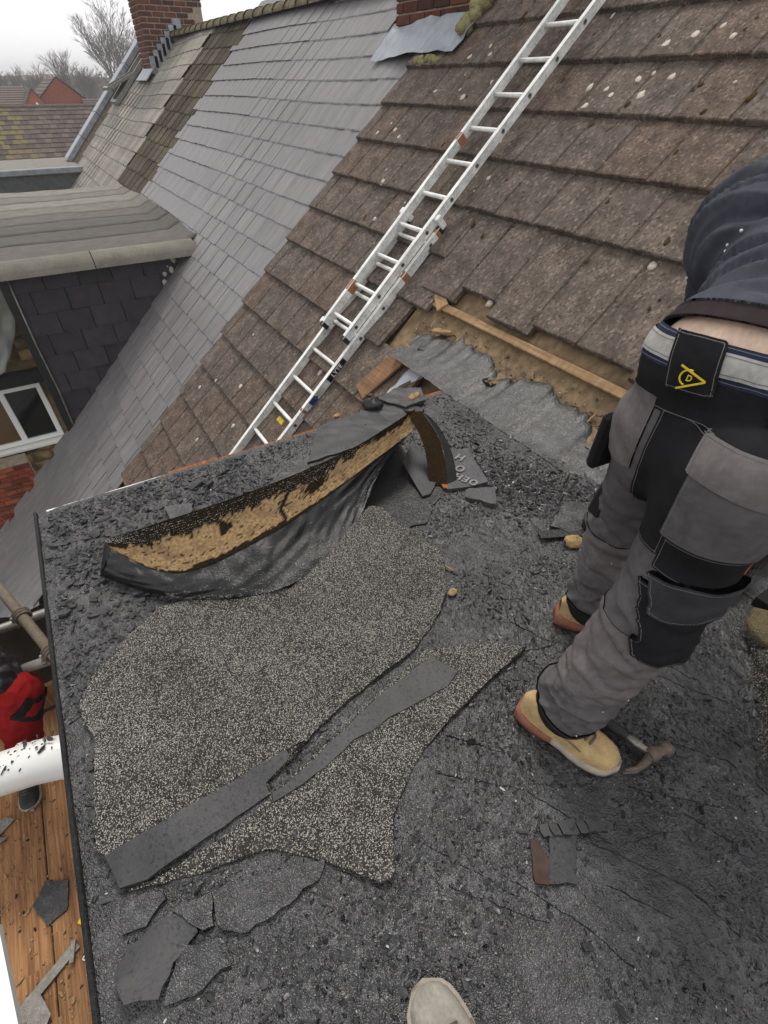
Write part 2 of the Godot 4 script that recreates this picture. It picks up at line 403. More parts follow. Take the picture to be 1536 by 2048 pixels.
func build_tiled_roof():
	var t := thing("tiled_roof", "pitched roof of weathered brown concrete tiles that the ladder lies on", "roof")
	var st := fl()
	roof_deck(st, ZV, 1.6, 0.42, 3.55, -0.05)
	roof_deck(st, ZV, -2.32, -7.0, 0.42, -0.05)
	put(done(st), "deck", M.underlay, t)
	var meshes := []
	for k in 5: meshes.append(tile_mesh(TW, 0.46, 40 + k))
	var long_tiles := []
	for k in 3: long_tiles.append(tile_mesh(TW, 0.70, 50 + k))
	var half := []
	for k in 2: half.append(tile_mesh(TW * 0.5, 0.46, 60 + k))
	var c := 0
	for row in range(-8, 9):
		var s := 0.226 + GAUGE * row + rng.randf_range(-0.004, 0.004)      # lower edge of the course
		if s > 3.35: continue
		var stag := 0.0 if posmod(row, 2) == 0 else TW * 0.5
		var z := ZV
		if stag > 0.0:
			lay_tile(t, half[rng.randi() % 2], s, z + TW * 0.5, 1)
			z += TW * 0.5
		while z < 0.4:
			var zr := z + TW                                       # right hand (nearer) edge of this tile
			z = zr
			var last_z := 0.4
			if row <= -1: last_z = -2.36
			if row == 0: last_z = -2.98
			if row == -1: last_z = -2.66
			if zr > last_z: break
			if s > 2.45 and zr > -1.1: break
			if row == -1 and zr > -2.95: break
			var slip := 0.0
			if row == 1 and zr > -2.9: slip = -0.21 + 0.05 * sin(zr * 7.0) + rng.randf_range(-0.03, 0.02)      # slipped tiles over the batten
			lay_tile(t, long_tiles[rng.randi() % 3] if slip < 0.0 else meshes[rng.randi() % 5], s + slip, zr, rng.randi() % 6 if rng.randf() < 0.85 else 5)
			c += 1
	# ridge of the tiled house
	for k in 10:
		var m := ridge_mesh(0.45)
		var o := put(m, "ridge_tile", M.tile[k % 5], t)
		o.position = RP(3.55, -5.4 + 0.45 * k, 0.0)
	# pale lichen spots and small tufts of moss lying on the tiles
	var spots := [[-4.6, 2.28], [-4.35, 2.3], [-4.52, 2.12], [-4.75, 1.95], [-4.42, 1.98], [-4.3, 1.9], [-5.1, 1.62], [-4.95, 1.55], [-4.8, 1.48], [-5.2, 1.5], [-4.55, 1.05], [-3.05, 2.02], [-2.9, 2.0], [-2.82, 1.95], [-2.95, 1.86], [-2.72, 2.08], [-2.6, 1.96], [-2.55, 2.36], [-2.3, 2.34], [-2.7, 2.3], [-2.42, 2.42], [-3.5, 1.55], [-3.35, 1.28], [-2.75, 0.62], [-2.52, 0.46], [-1.72, 0.98], [-1.95, 2.3], [-4.3, 0.72], [-4.9, -0.75], [-4.5, -1.2], [-5.2, -1.55], [-4.6, -1.9], [-3.6, -0.6], [-4.2, -1.5], [-4.95, -1.35], [-2.65, 2.13], [-2.5, 2.1]]
	for q in spots:
		var blob := sm_()
		var n := 9
		var rr := rng.randf_range(0.012, 0.028)
		var pts := []
		for k in n: pts.append(Vector3(cos(TAU * k / n), sin(TAU * k / n) * 1.3, 0) * rr * rng.randf_range(0.7, 1.2))
		for k in n:
			var a: Vector3 = pts[k]; var b: Vector3 = pts[(k + 1) % n]
			tri(blob, Vector3(0, 0, 0.001), a, b); quad(blob, a, a + Vector3(0, 0, -0.012), b + Vector3(0, 0, -0.012), b)
		var o := put(done(blob), "lichen_spot", M.spot, t)
		o.transform = Transform3D(roof_basis, tile_top(q[1], q[0], 0.004))
	for k in 85:
		var z := rng.randf_range(-4.6, -1.4)
		z = ZV + TW * (roundf((z - ZV) / TW * 2.0) * 0.5) + rng.randf_range(-0.02, 0.02)
		var s := rng.randf_range(0.5, 2.9)
		var blob := sm_()
		var rr := rng.randf_range(0.006, 0.014)
		sphere(blob, Vector3.ZERO, Vector3(rr, rr * rng.randf_range(1.1, 2.0), rr * 0.6), 6, 5, 0.25)
		var o := put(done(blob), "moss_tuft", M.moss if k % 7 else M.spot, t)
		o.transform = Transform3D(roof_basis.rotated(roof_basis.z, rng.randf() * 0.8 - 0.4), tile_top(s, z, 0.004))

func tile_top(s: float, z: float, lift := 0.0) -> Vector3:        # surface of the tile course at this point
	var f := fposmod(s - 0.226, GAUGE)
	return RP(s, z, 0.080 - 0.038 * f / GAUGE + lift)
func lay_tile(t: Node3D, m: Mesh, s: float, zr: float, k: int):
	var o := put(m, "tile", M.tile[k], t)
	var tilt := (-0.094 if m.get_aabb().size.y < 0.6 else -0.066) + rng.randf_range(-0.006, 0.004)
	var b := roof_basis.rotated(roof_basis.x, tilt).rotated(roof_basis.z, rng.randf_range(-0.006, 0.006))
	o.transform = Transform3D(b, RP(s, zr - (TW * 0.5 if m.get_aabb().size.x < TW * 0.8 else TW), 0.040 + rng.randf_range(0.0, 0.004)))
func sphere(st: SurfaceTool, c: Vector3, r: Vector3, n := 8, m := 6, jit := 0.0):
	var g := []
	for i in m + 1:
		var row := []
		for k in n:
			var a := PI * i / m; var b := TAU * k / n
			var j := 1.0 + rng.randf_range(-jit, jit)
			row.append(c + Vector3(sin(a) * cos(b) * r.x, cos(a) * r.y, sin(a) * sin(b) * r.z) * j)
		g.append(row)
	for i in m:
		for k in n:
			var k2 := (k + 1) % n
			quad(st, g[i][k], g[i][k2], g[i + 1][k2], g[i + 1][k])
func ridge_mesh(ln: float) -> ArrayMesh:                           # half round ridge tile running along +z from its origin
	var st := sm_()
	var pts := []
	for k in 9:
		var a := PI * k / 8.0
		pts.append(Vector2(cos(a) * 0.17, sin(a) * 0.13 - 0.03))
	for z in [[0.0, ln - 0.05, 1.0, 1.0], [ln - 0.05, ln + 0.01, 1.12, 1.12]]:
		for k in 8:
			var a: Vector2 = pts[k]; var b: Vector2 = pts[k + 1]
			quad(st, Vector3(a.x * z[2], a.y * z[2], z[0]), Vector3(a.x * z[2], a.y * z[2], z[1]), Vector3(b.x * z[3], b.y * z[3], z[1]), Vector3(b.x * z[3], b.y * z[3], z[0]))
		for k in range(1, 8):
			tri(st, Vector3(pts[0].x * z[2], pts[0].y * z[2], z[1]), Vector3(pts[k].x * z[2], pts[k].y * z[2], z[1]), Vector3(pts[k + 1].x * z[2], pts[k + 1].y * z[2], z[1]))
	return done(st)

func slate_mesh(w: float, ln: float, th: float, seed_: int) -> ArrayMesh:
	var r := RandomNumberGenerator.new(); r.seed = seed_
	var st := fl()
	var e := 0.0028
	var n := 6
	var top := []; var bot := []
	for k in n + 1:
		var x := lerpf(e, w - e, float(k) / n)
		var j := r.randf_range(-0.0025, 0.0025)
		top.append([Vector3(x, j + 0.002, th), Vector3(x, ln, th)])
		bot.append(Vector3(x, j, 0))
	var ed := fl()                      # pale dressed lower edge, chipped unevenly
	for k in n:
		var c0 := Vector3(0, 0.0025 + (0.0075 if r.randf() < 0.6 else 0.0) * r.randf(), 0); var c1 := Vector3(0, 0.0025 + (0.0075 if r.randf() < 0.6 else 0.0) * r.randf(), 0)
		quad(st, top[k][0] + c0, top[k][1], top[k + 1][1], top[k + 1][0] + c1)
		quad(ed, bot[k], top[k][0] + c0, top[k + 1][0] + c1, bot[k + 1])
	quad(st, Vector3(e, 0, 0), Vector3(e, ln, 0), Vector3(e, ln, th), Vector3(e, 0, th))
	quad(st, Vector3(w - e, 0, 0), Vector3(w - e, 0, th), Vector3(w - e, ln, th), Vector3(w - e, ln, 0))
	var m := done(st)
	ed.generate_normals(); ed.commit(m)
	return m
func sag(s: float, z: float) -> float:
	var a := exp(-pow((z + 14.1) / 1.3, 2.0)) * 0.02 - exp(-pow((z + 17.0) / 1.6, 2.0)) * 0.05
	return a + 0.012 * sin(z * 1.3 + s * 0.7)
func lay_slates(t: Node3D, z0: float, z1: float, s_lo: float, s_hi: float, w: float, gauge: float, mats: Array, meshes: Array, keep: Callable, out: Array):
	var row := 0
	var s := s_lo
	while s < s_hi:
		var z := z0 + (w * 0.5 if row % 2 else 0.0)
		while z > z1 - w * 0.5:
			var zr := minf(z, z0)
			if keep.call(s, z - w * 0.5):
				var tilt := -0.042 + rng.randf_range(-0.004, 0.004)
				var b := roof_basis.rotated(roof_basis.x, tilt).rotated(roof_basis.z, rng.randf_range(-0.004, 0.004))
				var tr := Transform3D(b, RP(s + rng.randf_range(-0.004, 0.004), z - w, 0.016 + sag(s, z) + rng.randf_range(0, 0.002)))
				out.append([tr, meshes[rng.randi() % meshes.size()], mats[rng.randi() % mats.size()]])
			z -= w
		s += gauge
		row += 1
func emit_slates(t: Node3D, list: Array, eye: Vector3, cap: int, called: String, clean := true):
	list.sort_custom(func(a, b): return a[0].origin.distance_squared_to(eye) < b[0].origin.distance_squared_to(eye))
	var rest := SurfaceTool.new()
	var any := false
	var mm = null
	for i in list.size():
		if i < cap:
			var o := put(list[i][1], called, list[i][2], t); o.transform = list[i][0]
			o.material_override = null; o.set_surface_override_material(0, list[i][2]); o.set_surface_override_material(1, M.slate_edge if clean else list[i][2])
		else:
			rest.append_from(list[i][1], 0, list[i][0]); any = true; mm = list[i][2]
	if any:
		var o := put(rest.commit(), "far_" + called + "s", mm, t); o.set_meta("kind", "stuff")

func build_slate_roofs():
	var eye := Vector3(0, 1.45, 0)
	var meshes := []
	for k in 5: meshes.append(slate_mesh(0.345, 0.40, 0.011, 80 + k))
	# clean grey slates next to the tiles
	var t := thing("slate_roof", "clean blue-grey slate roof between the brown tiles and the mossy slates", "roof")
	var st := fl()
	roof_deck(st, ZV, -11.93, -0.45, 3.4, -0.03); roof_deck(st, ZV, -7.95, -7.5, -0.45, -0.03); put(done(st), "deck", M.cheek[0], t)
	var list := []
	lay_slates(t, ZV + 0.02, -11.93, 2.136 - 0.2975 * 32, 3.4, 0.345, 0.2975, M.slate, meshes, func(s, z): return z > -11.9 and ((z > -8.15) or s > -0.62) and not (z > -6.45 and s > 2.55) and not (s < -3.65 and z < -7.98), list)
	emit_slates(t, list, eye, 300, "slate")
	for k in 13:
		var o := put(ridge_mesh(0.45), "ridge_tile", M.ridge, t); o.position = RP(3.42, -12.0 + 0.45 * k, 0.0)
	# old slates: dark mossy strip, then a pale streaked one
	var t2 := thing("old_slate_roof", "old mossy slate roof with dark and pale strips below the far chimney", "roof")
	st = fl(); roof_deck(st, -11.93, -14.1, -1.8, 3.4, -0.01); roof_deck(st, -14.1, -20.5, -1.8, 3.4, -0.09); put(done(st), "deck", M.mossy[0], t2)
	var l2 := []
	lay_slates(t2, -11.95, -14.1, 2.136 - 0.35 * 11, 3.4, 0.36, 0.35, M.mossy, meshes, func(s, z): return z > -14.1 and s > -0.8, l2)
	lay_slates(t2, -14.12, -20.4, 2.136 - 0.35 * 12, 3.4, 0.36, 0.35, M.old_slate, meshes, func(s, z): return z > -20.4 and s > -1.6, l2)
	emit_slates(t2, l2, eye, 300, "slate", false)
	for k in 19:
		var o := put(ridge_mesh(0.45), "ridge_tile", M.ridge, t2); o.position = RP(3.42, -20.6 + 0.45 * k, 0.0)
	# grey coping at the far party wall
	var cp := thing("party_wall_coping", "pale grey coping running up the far edge of the old slate roof", "coping")
	st = fl()
	for k in 5:
		var a := RP(-0.7 + k * 0.8, -20.9, 0.17); var b := RP(-0.7 + (k + 1) * 0.8 - 0.012, -20.9, 0.17)
		var s2 := fl(); bar(s2, a, b, 0.62, 0.14, roof_basis.z, 0.012); put(done(s2), "coping_stone", M.lead, cp)
		var s3 := fl(); bar(s3, a - roof_basis.z * 0.2, b - roof_basis.z * 0.2, 0.5, 0.26, roof_basis.z); put(done(s3), "wall", M.mortar, cp)
	# roof window propped open
	var w := thing("roof_window", "metal framed roof window propped open below the far chimney", "skylight", RP(2.15, -19.6, 0.05))
	var fr := fl()
	var B := roof_basis
	for e in [[-0.4, -0.75, -0.4, 0.75], [0.4, -0.75, 0.4, 0.75], [-0.4, -0.75, 0.4, -0.75], [-0.4, 0.75, 0.4, 0.75]]:
		bar(fr, B * Vector3(e[0], e[1], 0.04), B * Vector3(e[2], e[3], 0.04), 0.09, 0.1, B.z)
	put(done(fr), "frame", M.galv, w)
	var sash := fl()
	var SB := B.rotated(B.x, -0.35)
	for e in [[-0.36, -0.72, -0.36, 0.72], [0.36, -0.72, 0.36, 0.72], [-0.36, -0.72, 0.36, -0.72], [-0.36, 0.72, 0.36, 0.72]]:
		bar(sash, SB * Vector3(e[0], e[1], 0.1), SB * Vector3(e[2], e[3], 0.1), 0.08, 0.07, SB.z)
	var so := put(done(sash), "sash", M.galv, w)
	var pn := fl(); box(pn, SB * Vector3(0, 0, 0.1), Vector3(0.66, 1.4, 0.02), SB); put(done(pn), "pane", M.glass, so)

func brick_wall(t: Node3D, o: Vector3, ux: Vector3, uy: Vector3, nrm: Vector3, w: float, h: float, bw: float, bh: float, mats: Array, keep = null, called := "brick", j := 0.012):
	# bricks in running bond standing proud of a mortar bed
	var row := 0
	var y := 0.0
	var basis := Basis(ux, uy, nrm)
	var cache := {}
	while y + bh <= h + 0.001:
		var x := -bw * 0.5 if row % 2 else 0.0
		while x < w - 0.02:
			var a := maxf(x, 0.0); var b := minf(x + bw - j, w)
			if b - a > 0.03 and (keep == null or keep.call((a + b) * 0.5, y + bh * 0.5)):
				var key := int((b - a) * 200)
				if not cache.has(key):
					cache[key] = []
					for q in 2:
						var st := fl(); box(st, Vector3.ZERO, Vector3(b - a, bh - j, 0.06 + 0.003 * q), Basis.IDENTITY, 0.004); cache[key].append(done(st))
				var p := put(cache[key][rng.randi() % 2], called, mats[rng.randi() % mats.size()], t)
				p.transform = Transform3D(basis, o + ux * ((a + b) * 0.5) + uy * (y + (bh - j) * 0.5) + nrm * (-0.024 + rng.randf_range(-0.003, 0.003)))
			x += bw
		y += bh
		row += 1

func build_chimneys():
	# far chimney on the ridge
	var t := thing("brick_chimney", "tall brown brick chimney on the far ridge with an aerial bracket", "chimney")
	var x0 := 3.78; var x1 := 5.3; var z0 := -17.5; var z1 := -18.55; var y0 := 1.3; var y1 := 5.2
	var st := fl(); box(st, Vector3((x0 + x1) * 0.5, (y0 + y1) * 0.5, (z0 + z1) * 0.5), Vector3(x1 - x0 - 0.025, y1 - y0, z0 - z1 - 0.025)); put(done(st), "mortar_core", M.mortar, t)
	var bw := 0.29; var bh := 0.105
	brick_wall(t, Vector3(x0, 1.4, z0), Vector3.RIGHT, Vector3.UP, Vector3.BACK, x1 - x0, 3.75, bw, bh, M.brick, func(x, y): return 1.4 + y > (x0 + x - XJ) * tan(PITCH) - 0.1 and 1.4 + y < 5.0, "brick", 0.024)
	brick_wall(t, Vector3(x0, 1.4, z1), Vector3.BACK, Vector3.UP, Vector3.LEFT, z0 - z1 - 0.07, 3.75, bw, bh, M.brick, func(x, y): return 1.4 + y < 5.0, "brick", 0.024)
	var fs := fl()
	for k in 7:
		var a := RP(2.42 + k * 0.17, z0 + 0.035, 0.03)
		box(fs, a + Vector3(0.06, 0.1, 0), Vector3(0.2, 0.34, 0.012))
	box(fs, RP(2.3, z0 - 0.5, 0.06), Vector3(1.25, 0.4, 0.02), roof_basis)
	put(done(fs), "lead_flashing", M.lead, t)
	var ab := sm_()
	tube(ab, [Vector3(x0 - 0.02, 3.55, -17.7), Vector3(x0 - 0.25, 3.55, -17.7), Vector3(x0 - 0.25, 4.9, -17.75)], 0.022, 6)
	tube(ab, [Vector3(x0 - 0.02, 3.9, -17.7), Vector3(x0 - 0.25, 3.9, -17.7)], 0.02, 6)
	put(done(ab), "aerial_bracket", M.galv, t)
	ab = sm_()
	tube(ab, [Vector3(x1 + 0.02, 3.6, -17.6), Vector3(x1 + 0.17, 3.65, -17.55), Vector3(x1 + 0.18, 3.1, -17.55)], 0.025, 6)
	put(done(ab), "cable", M.galv, t)
	# near chimney standing at the boundary of slates and tiles
	var c := thing("brick_chimney", "red brick chimney with lead flashing at the boundary of slates and tiles", "chimney")
	var cx := 4.0; var cz0 := -6.32; var cz1 := -4.95; var cy := 1.62
	st = fl(); box(st, Vector3(cx + 0.45, cy + 1.3, (cz0 + cz1) * 0.5), Vector3(0.875, 2.8, cz1 - cz0 - 0.025)); put(done(st), "mortar_core", M.mortar, c)
	brick_wall(c, Vector3(cx, cy + 0.1, cz0), Vector3.BACK, Vector3.UP, Vector3.LEFT, cz1 - cz0, 1.4, 0.27, 0.092, M.brick, func(x, y): return y > 0.1, "brick", 0.016)
	brick_wall(c, Vector3(cx + 0.07, cy + 0.1, cz1), Vector3.RIGHT, Vector3.UP, Vector3.BACK, 0.8, 1.9, 0.27, 0.092, M.brick)
	var f2 := fl()
	box(f2, Vector3(cx - 0.012, cy + 0.12, (cz0 + cz1) * 0.5), Vector3(0.012, 0.3, cz1 - cz0 + 0.02))
	put(done(f2), "upstand_flashing", M.lead, c)
	var ap := sm_()
	var nn := noise(33, 3.0, 2)
	for i in 12:
		for k in 6:
			var P := func(a: int, b: int) -> Vector3: return RP(2.72 - b * 0.066 - 0.012 * sin(a * 1.7) * (b / 6.0), cz0 - 0.06 + a * 0.128, 0.055 + 0.05 * smoothstep(2.0, 6.0, float(a)) + nn.get_noise_2d(a * 0.3, b * 0.3) * 0.025)
			quad(ap, P.call(i, k), P.call(i + 1, k), P.call(i + 1, k + 1), P.call(i, k + 1))
	put(done(ap), "apron_flashing", M.lead, c)
	var cm := sm_()
	for k in 26:
		var a := k / 25.0
		sphere(cm, RP(2.52 + a * 1.1, -4.93 + a * 0.12 + rng.randf_range(-0.03, 0.03), 0.10 + rng.randf_range(0, 0.03)), Vector3.ONE * rng.randf_range(0.04, 0.075), 7, 5, 0.2)
	put(done(cm), "mortar_fillet", M.cement, c)
	cm = sm_()
	for k in 12: sphere(cm, RP(2.27 + rng.randf_range(-0.025, 0.02), -5.42 + k * 0.033, 0.075), Vector3.ONE * rng.randf_range(0.025, 0.042), 7, 5, 0.2)
	put(done(cm), "mortar_patch", M.cement, c)

# ---------------------------------------------------------------- neighbouring dormers, yard wall, background
func build_far_dormers():
	var t := thing("slate_hung_dormer", "neighbouring dormer with black slate cheek and weathered grey felt flat roof", "dormer")
	var X0 := -0.6; var ZN := -7.98; var ZF := -14.05; var Y := -0.27
	var st := fl()
	# solid carcass behind the cladding (triangular cheek, prism along z)
	var A := Vector3(X0 + 0.02, Y - 0.02, ZN - 0.03); var B := Vector3(XJ + (Y - 0.02) / tan(PITCH), Y - 0.02, ZN - 0.03); var Cc := Vector3(X0 + 0.02, (X0 - XJ) * tan(PITCH), ZN - 0.03)
	var D := Vector3(0, 0, ZF - ZN + 0.06)
	tri(st, A, B, Cc); tri(st, A + D, Cc + D, B + D); quad(st, A, Cc, Cc + D, A + D); quad(st, A, A + D, B + D, B)
	put(done(st), "carcass", M.black, t)
	# slates hung on the cheek, each clipped to the triangle
	var top := Y - 0.03
	for row in 9:
		var y1 := top - row * 0.27; var y0 := y1 - 0.264
		var x := X0 - (0.2 if row % 2 else 0.0)
		while x < 1.8:
			var q := PackedVector2Array([Vector2(maxf(x, X0), y0), Vector2(x + 0.388, y0), Vector2(x + 0.388, y1), Vector2(maxf(x, X0), y1)])
			var tr := PackedVector2Array([Vector2(X0, top), Vector2(X0, Cc.y), Vector2(XJ + top / tan(PITCH) , top)])
			for c in Geometry2D.intersect_polygons(q, tr):
				var s2 := fl()
				var zt := rng.randf_range(0.0, 0.003)
				var idx := Geometry2D.triangulate_polygon(c)
				var P := func(v: Vector2, f: float) -> Vector3: return Vector3(v.x, v.y, ZN + f + (0.022 - 0.020 * (v.y - y0) / 0.27 + zt if f > 0 else 0.0))
				for i in range(0, idx.size(), 3): tri(s2, P.call(c[idx[i]], 0.004), P.call(c[idx[i + 1]], 0.004), P.call(c[idx[i + 2]], 0.004))
				for i in c.size(): quad(s2, P.call(c[i], 0.004), P.call(c[(i + 1) % c.size()], 0.004), P.call(c[(i + 1) % c.size()], -0.02), P.call(c[i], -0.02))
				put(done(s2), "hung_slate", M.cheek[rng.randi() % 3], t)
			x += 0.40
	# corner trim and gutter pipe
	st = fl(); box(st, Vector3(X0 - 0.03, Y - 1.25, ZN + 0.0), Vector3(0.10, 2.4, 0.12), Basis.IDENTITY, 0.01)
	put(done(st), "corner_trim", M.black, t)
	st = sm_(); tube(st, [Vector3(X0 + 0.03, Y - 0.1, ZN + 0.05), Vector3(X0 + 0.02, Y - 0.9, ZN + 0.055), Vector3(X0 + 0.035, Y - 1.6, ZN + 0.05), Vector3(X0 + 0.02, Y - 2.1, ZN + 0.05), Vector3(X0 + 0.05, Y - 2.2, ZN + 0.06)], 0.012, 6)
	put(done(st), "cable", M.galv, t)
	# felt sheets of the flat roof, laid in overlapping strips towards the ridge
	var zs := [-8.05, -9.0, -9.75, -10.5, -11.2, -11.9, -12.7, -13.4, -14.1]
	var nn := noise(35, 0.6, 3)
	for k in 8:
		var s3 := sm_()
		var nx := 20
		var nz := 4
		var P := func(i: int, j: int) -> Vector3:
			var x := lerpf(-3.2, 1.9, i / float(nx)); var z := lerpf(zs[k] + 0.03, zs[k + 1] - 0.05, j / float(nz))
			var up := maxf(0.0, x - 1.66) * 0.45
			return Vector3(x, Y + 0.03 + 0.006 * (1.0 - j / float(nz)) + up + 0.025 * nn.get_noise_2d(x, z) - 0.003 * k, z)
		for i in nx:
			for j in nz: quad(s3, P.call(i, j), P.call(i, j + 1), P.call(i + 1, j + 1), P.call(i + 1, j))
			quad(s3, P.call(i, 0), P.call(i + 1, 0), P.call(i + 1, 0) + Vector3(0, -0.012, 0), P.call(i, 0) + Vector3(0, -0.012, 0))
		put(done(s3), "felt_sheet", M.flatfelt[[3, 2, 2, 3, 1, 0, 1, 0][k]], t)
	# rounded verge kerb in two lengths
	for e in [[-3.2, 0.42], [0.43, 1.72]]:
		var s4 := sm_()
		var pr := []
		for a in 7: pr.append(Vector2(-8.12 + 0.075 * a - (0.06 if a == 6 else 0.0), Y + 0.03 + 0.055 * sin(PI * minf(a, 4) / 4.6) - (0.06 if a == 5 else (0.13 if a == 6 else 0.0))))
		for a in 6:
			quad(s4, Vector3(e[0], pr[a].y, pr[a].x), Vector3(e[1], pr[a].y, pr[a].x), Vector3(e[1], pr[a + 1].y, pr[a + 1].x), Vector3(e[0], pr[a + 1].y, pr[a + 1].x))
		for a in range(1, 6): tri(s4, Vector3(e[1], pr[0].y, pr[0].x), Vector3(e[1], pr[a].y, pr[a].x), Vector3(e[1], pr[a + 1].y, pr[a + 1].x))
		put(done(s4), "verge_kerb", M.flatfelt[0], t)
	st = sm_()
	for k in 5: sphere(st, Vector3(1.42 + [0.0, -0.06, -0.16, -0.19, -0.1][k], Y - 0.15 - [0.0, 0.12, 0.16, 0.27, 0.07][k], ZN + 0.022), Vector3(0.035, 0.04, 0.012) * [1.0, 1.1, 0.9, 1.0, 0.4][k], 8, 6, 0.1)
	put(done(st), "foam_blob", M.offwhite, t)
	# further dormer, plain grey
	var u := thing("grey_dormer", "low grey dormer with pale flat roof in front of the far tiled roof", "dormer")
	st = fl(); box(st, Vector3(-1.0, -1.3, -20.6), Vector3(4.9, 1.66, 2.9)); put(done(st), "wall", tint(M.lead, Color(0.40, 0.42, 0.42)), u)
	st = fl(); box(st, Vector3(-0.98, -0.43, -20.55), Vector3(5.1, 0.10, 3.1), Basis.IDENTITY, 0.02); put(done(st), "roof_sheet", M.flatfelt[0], u)
	st = fl(); box(st, Vector3(-0.98, -0.42, -19.05), Vector3(5.14, 0.15, 0.12), Basis.IDENTITY, 0.02); put(done(st), "fascia", M.lead, u)

func build_yard_wall():
	var t := thing("stone_wall", "rubble stone house wall below the black slate dormer", "wall")
	var Z := -9.4
	var st := fl(); box(st, Vector3(-3.1, -3.8, Z - 0.22), Vector3(5.4, 6.0, 0.4)); put(done(st), "mortar_bed", tint(M.mortar, Color(0.60, 0.51, 0.38)), t)
	var y := -5.4
	while y < -0.9:
		var h := rng.randf_range(0.13, 0.24)
		var x := -2.9
		while x < -0.45:
			var w := rng.randf_range(0.16, 0.42)
			if not (x + w > -2.1 and x < -0.84 and y + h > -3.28 and y < -2.08):
				var s2 := sm_()
				var hw := w * 0.5 - 0.012; var hh := h * 0.5 - 0.012
				var ring := []
				for k in 10:
					var a := TAU * k / 10.0
					ring.append(Vector3(hw * clampf(cos(a) * 1.35, -1, 1), hh * clampf(sin(a) * 1.4, -1, 1), 0) * rng.randf_range(0.86, 1.0))
				for k in 10:
					var a: Vector3 = ring[k]; var b: Vector3 = ring[(k + 1) % 10]
					tri(s2, Vector3(0, 0, 0.04), a * 0.8 + Vector3(0, 0, 0.03), b * 0.8 + Vector3(0, 0, 0.03))
					quad(s2, a * 0.8 + Vector3(0, 0, 0.03), a + Vector3(0, 0, -0.02), b + Vector3(0, 0, -0.02), b * 0.8 + Vector3(0, 0, 0.03))
				put(done(s2), "stone", M.stone[rng.randi() % 5 if y < -1.2 else (3 if rng.randf() < 0.4 else 1)], t, Vector3(x + w * 0.5, y + h * 0.5, Z))
			x += w
		y += h
	# white window
	var w := thing("casement_window", "white plastic casement window in the stone wall", "window", Vector3(-1.44, -2.72, Z))
	var fr := fl()
	for e in [[-0.6, 0, 0.075, 0.98], [0.53, 0, 0.075, 0.98], [0.0, 0, 0.085, 0.84], [-0.035, 0.455, 1.06, 0.07], [-0.035, -0.455, 1.06, 0.07]]:
		box(fr, Vector3(e[0], e[1], 0.07), Vector3(e[2], e[3], 0.07), Basis.IDENTITY, 0.008)
	put(done(fr), "frame", M.white, w)
	var s5 := fl(); box(s5, Vector3(-0.035, -0.54, 0.1), Vector3(1.3, 0.06, 0.2), Basis.IDENTITY, 0.008); put(done(s5), "sill", M.white, w)
	s5 = fl(); box(s5, Vector3(-0.03, 0.60, 0.06), Vector3(1.35, 0.2, 0.16), Basis.IDENTITY, 0.01); put(done(s5), "lintel", M.rubber, w)
	s5 = fl(); box(s5, Vector3(-0.3, 0, 0.05), Vector3(0.53, 0.84, 0.02)); put(done(s5), "pane", mat(Color(0.36, 0.28, 0.15), 0.12, 0, 0.8), w)
	s5 = fl(); box(s5, Vector3(0.265, 0, 0.05), Vector3(0.46, 0.84, 0.02)); put(done(s5), "pane", M.glass, w)
	# low red brick wall in front
	var b := thing("brick_wall", "low red brick wall at the foot of the stone house wall", "wall")
	var Z2 := -8.9
	st = fl(); box(st, Vector3(-2.95, -4.6, Z2 - 0.08), Vector3(2.9, 2.75, 0.12)); put(done(st), "mortar_bed", M.mortar, b)
	brick_wall(b, Vector3(-2.6, -5.2, Z2), Vector3.RIGHT, Vector3.UP, Vector3.BACK, 1.1, 1.95, 0.25, 0.085, M.redbrick)
	# spade standing against it
	var s := thing("garden_spade", "small metal spade with a looped handle leaning on the stone wall", "spade", Vector3(-1.2, -4.75, -8.7))
	st = sm_(); tube(st, [Vector3(0, 0.35, 0), Vector3(-0.12, 1.05, -0.12)], 0.02, 7); put(done(st), "shaft", M.pole, s)
	st = sm_()
	var ring := []
	for k in 13: ring.append(Vector3(-0.13, 1.12, -0.13) + Vector3(cos(TAU * k / 12) * 0.07, sin(TAU * k / 12) * 0.07, 0))
	tube(st, ring, 0.016, 6); put(done(st), "grip", M.offwhite, s)
	st = fl(); box(st, Vector3(0.03, 0.18, 0.03), Vector3(0.18, 0.36, 0.012), Basis(Vector3.BACK, 0.15), 0.004); put(done(st), "blade", M.galv, s)
	# garden wall coping and a strip of weeds at the foot
	var k := thing("garden_wall", "mossy stone garden wall below the yard bricks", "wall")
	st = fl(); box(st, Vector3(-2.6, -4.95, -8.2), Vector3(2.6, 0.5, 0.3), Basis(Vector3.UP, 0.1), 0.04); put(done(st), "coping", M.stone[1], k)
	var leaf := PlaneMesh.new(); leaf.size = Vector2(0.05, 0.02)
	var mm := MultiMesh.new(); mm.transform_format = MultiMesh.TRANSFORM_3D; mm.mesh = leaf; mm.instance_count = 900
	for i in 900:
		var p := Vector3(rng.randf_range(-2.4, -1.3), -4.72 + absf(rng.randfn(0, 0.09)), -8.62 + rng.randfn(0, 0.08))
		mm.set_instance_transform(i, Transform3D(Basis.from_euler(Vector3(rng.randf() * 6, rng.randf() * 6, rng.randf() * 6)), p))
	var mi := MultiMeshInstance3D.new(); mi.name = "weeds"; mi.multimesh = mm; mi.material_override = mat(Color(0.22, 0.27, 0.12), 0.8); add_child(mi)
	tag(mi, "patch of green weeds along the foot of the brick wall", "weeds", "", "stuff")
	# translucent sheeting hanging by the wall
	var ps := thing("plastic_sheet", "crumpled translucent grey sheeting hanging beside the stone wall", "sheet")
	st = sm_()
	var nn := noise(37, 2.2, 3)
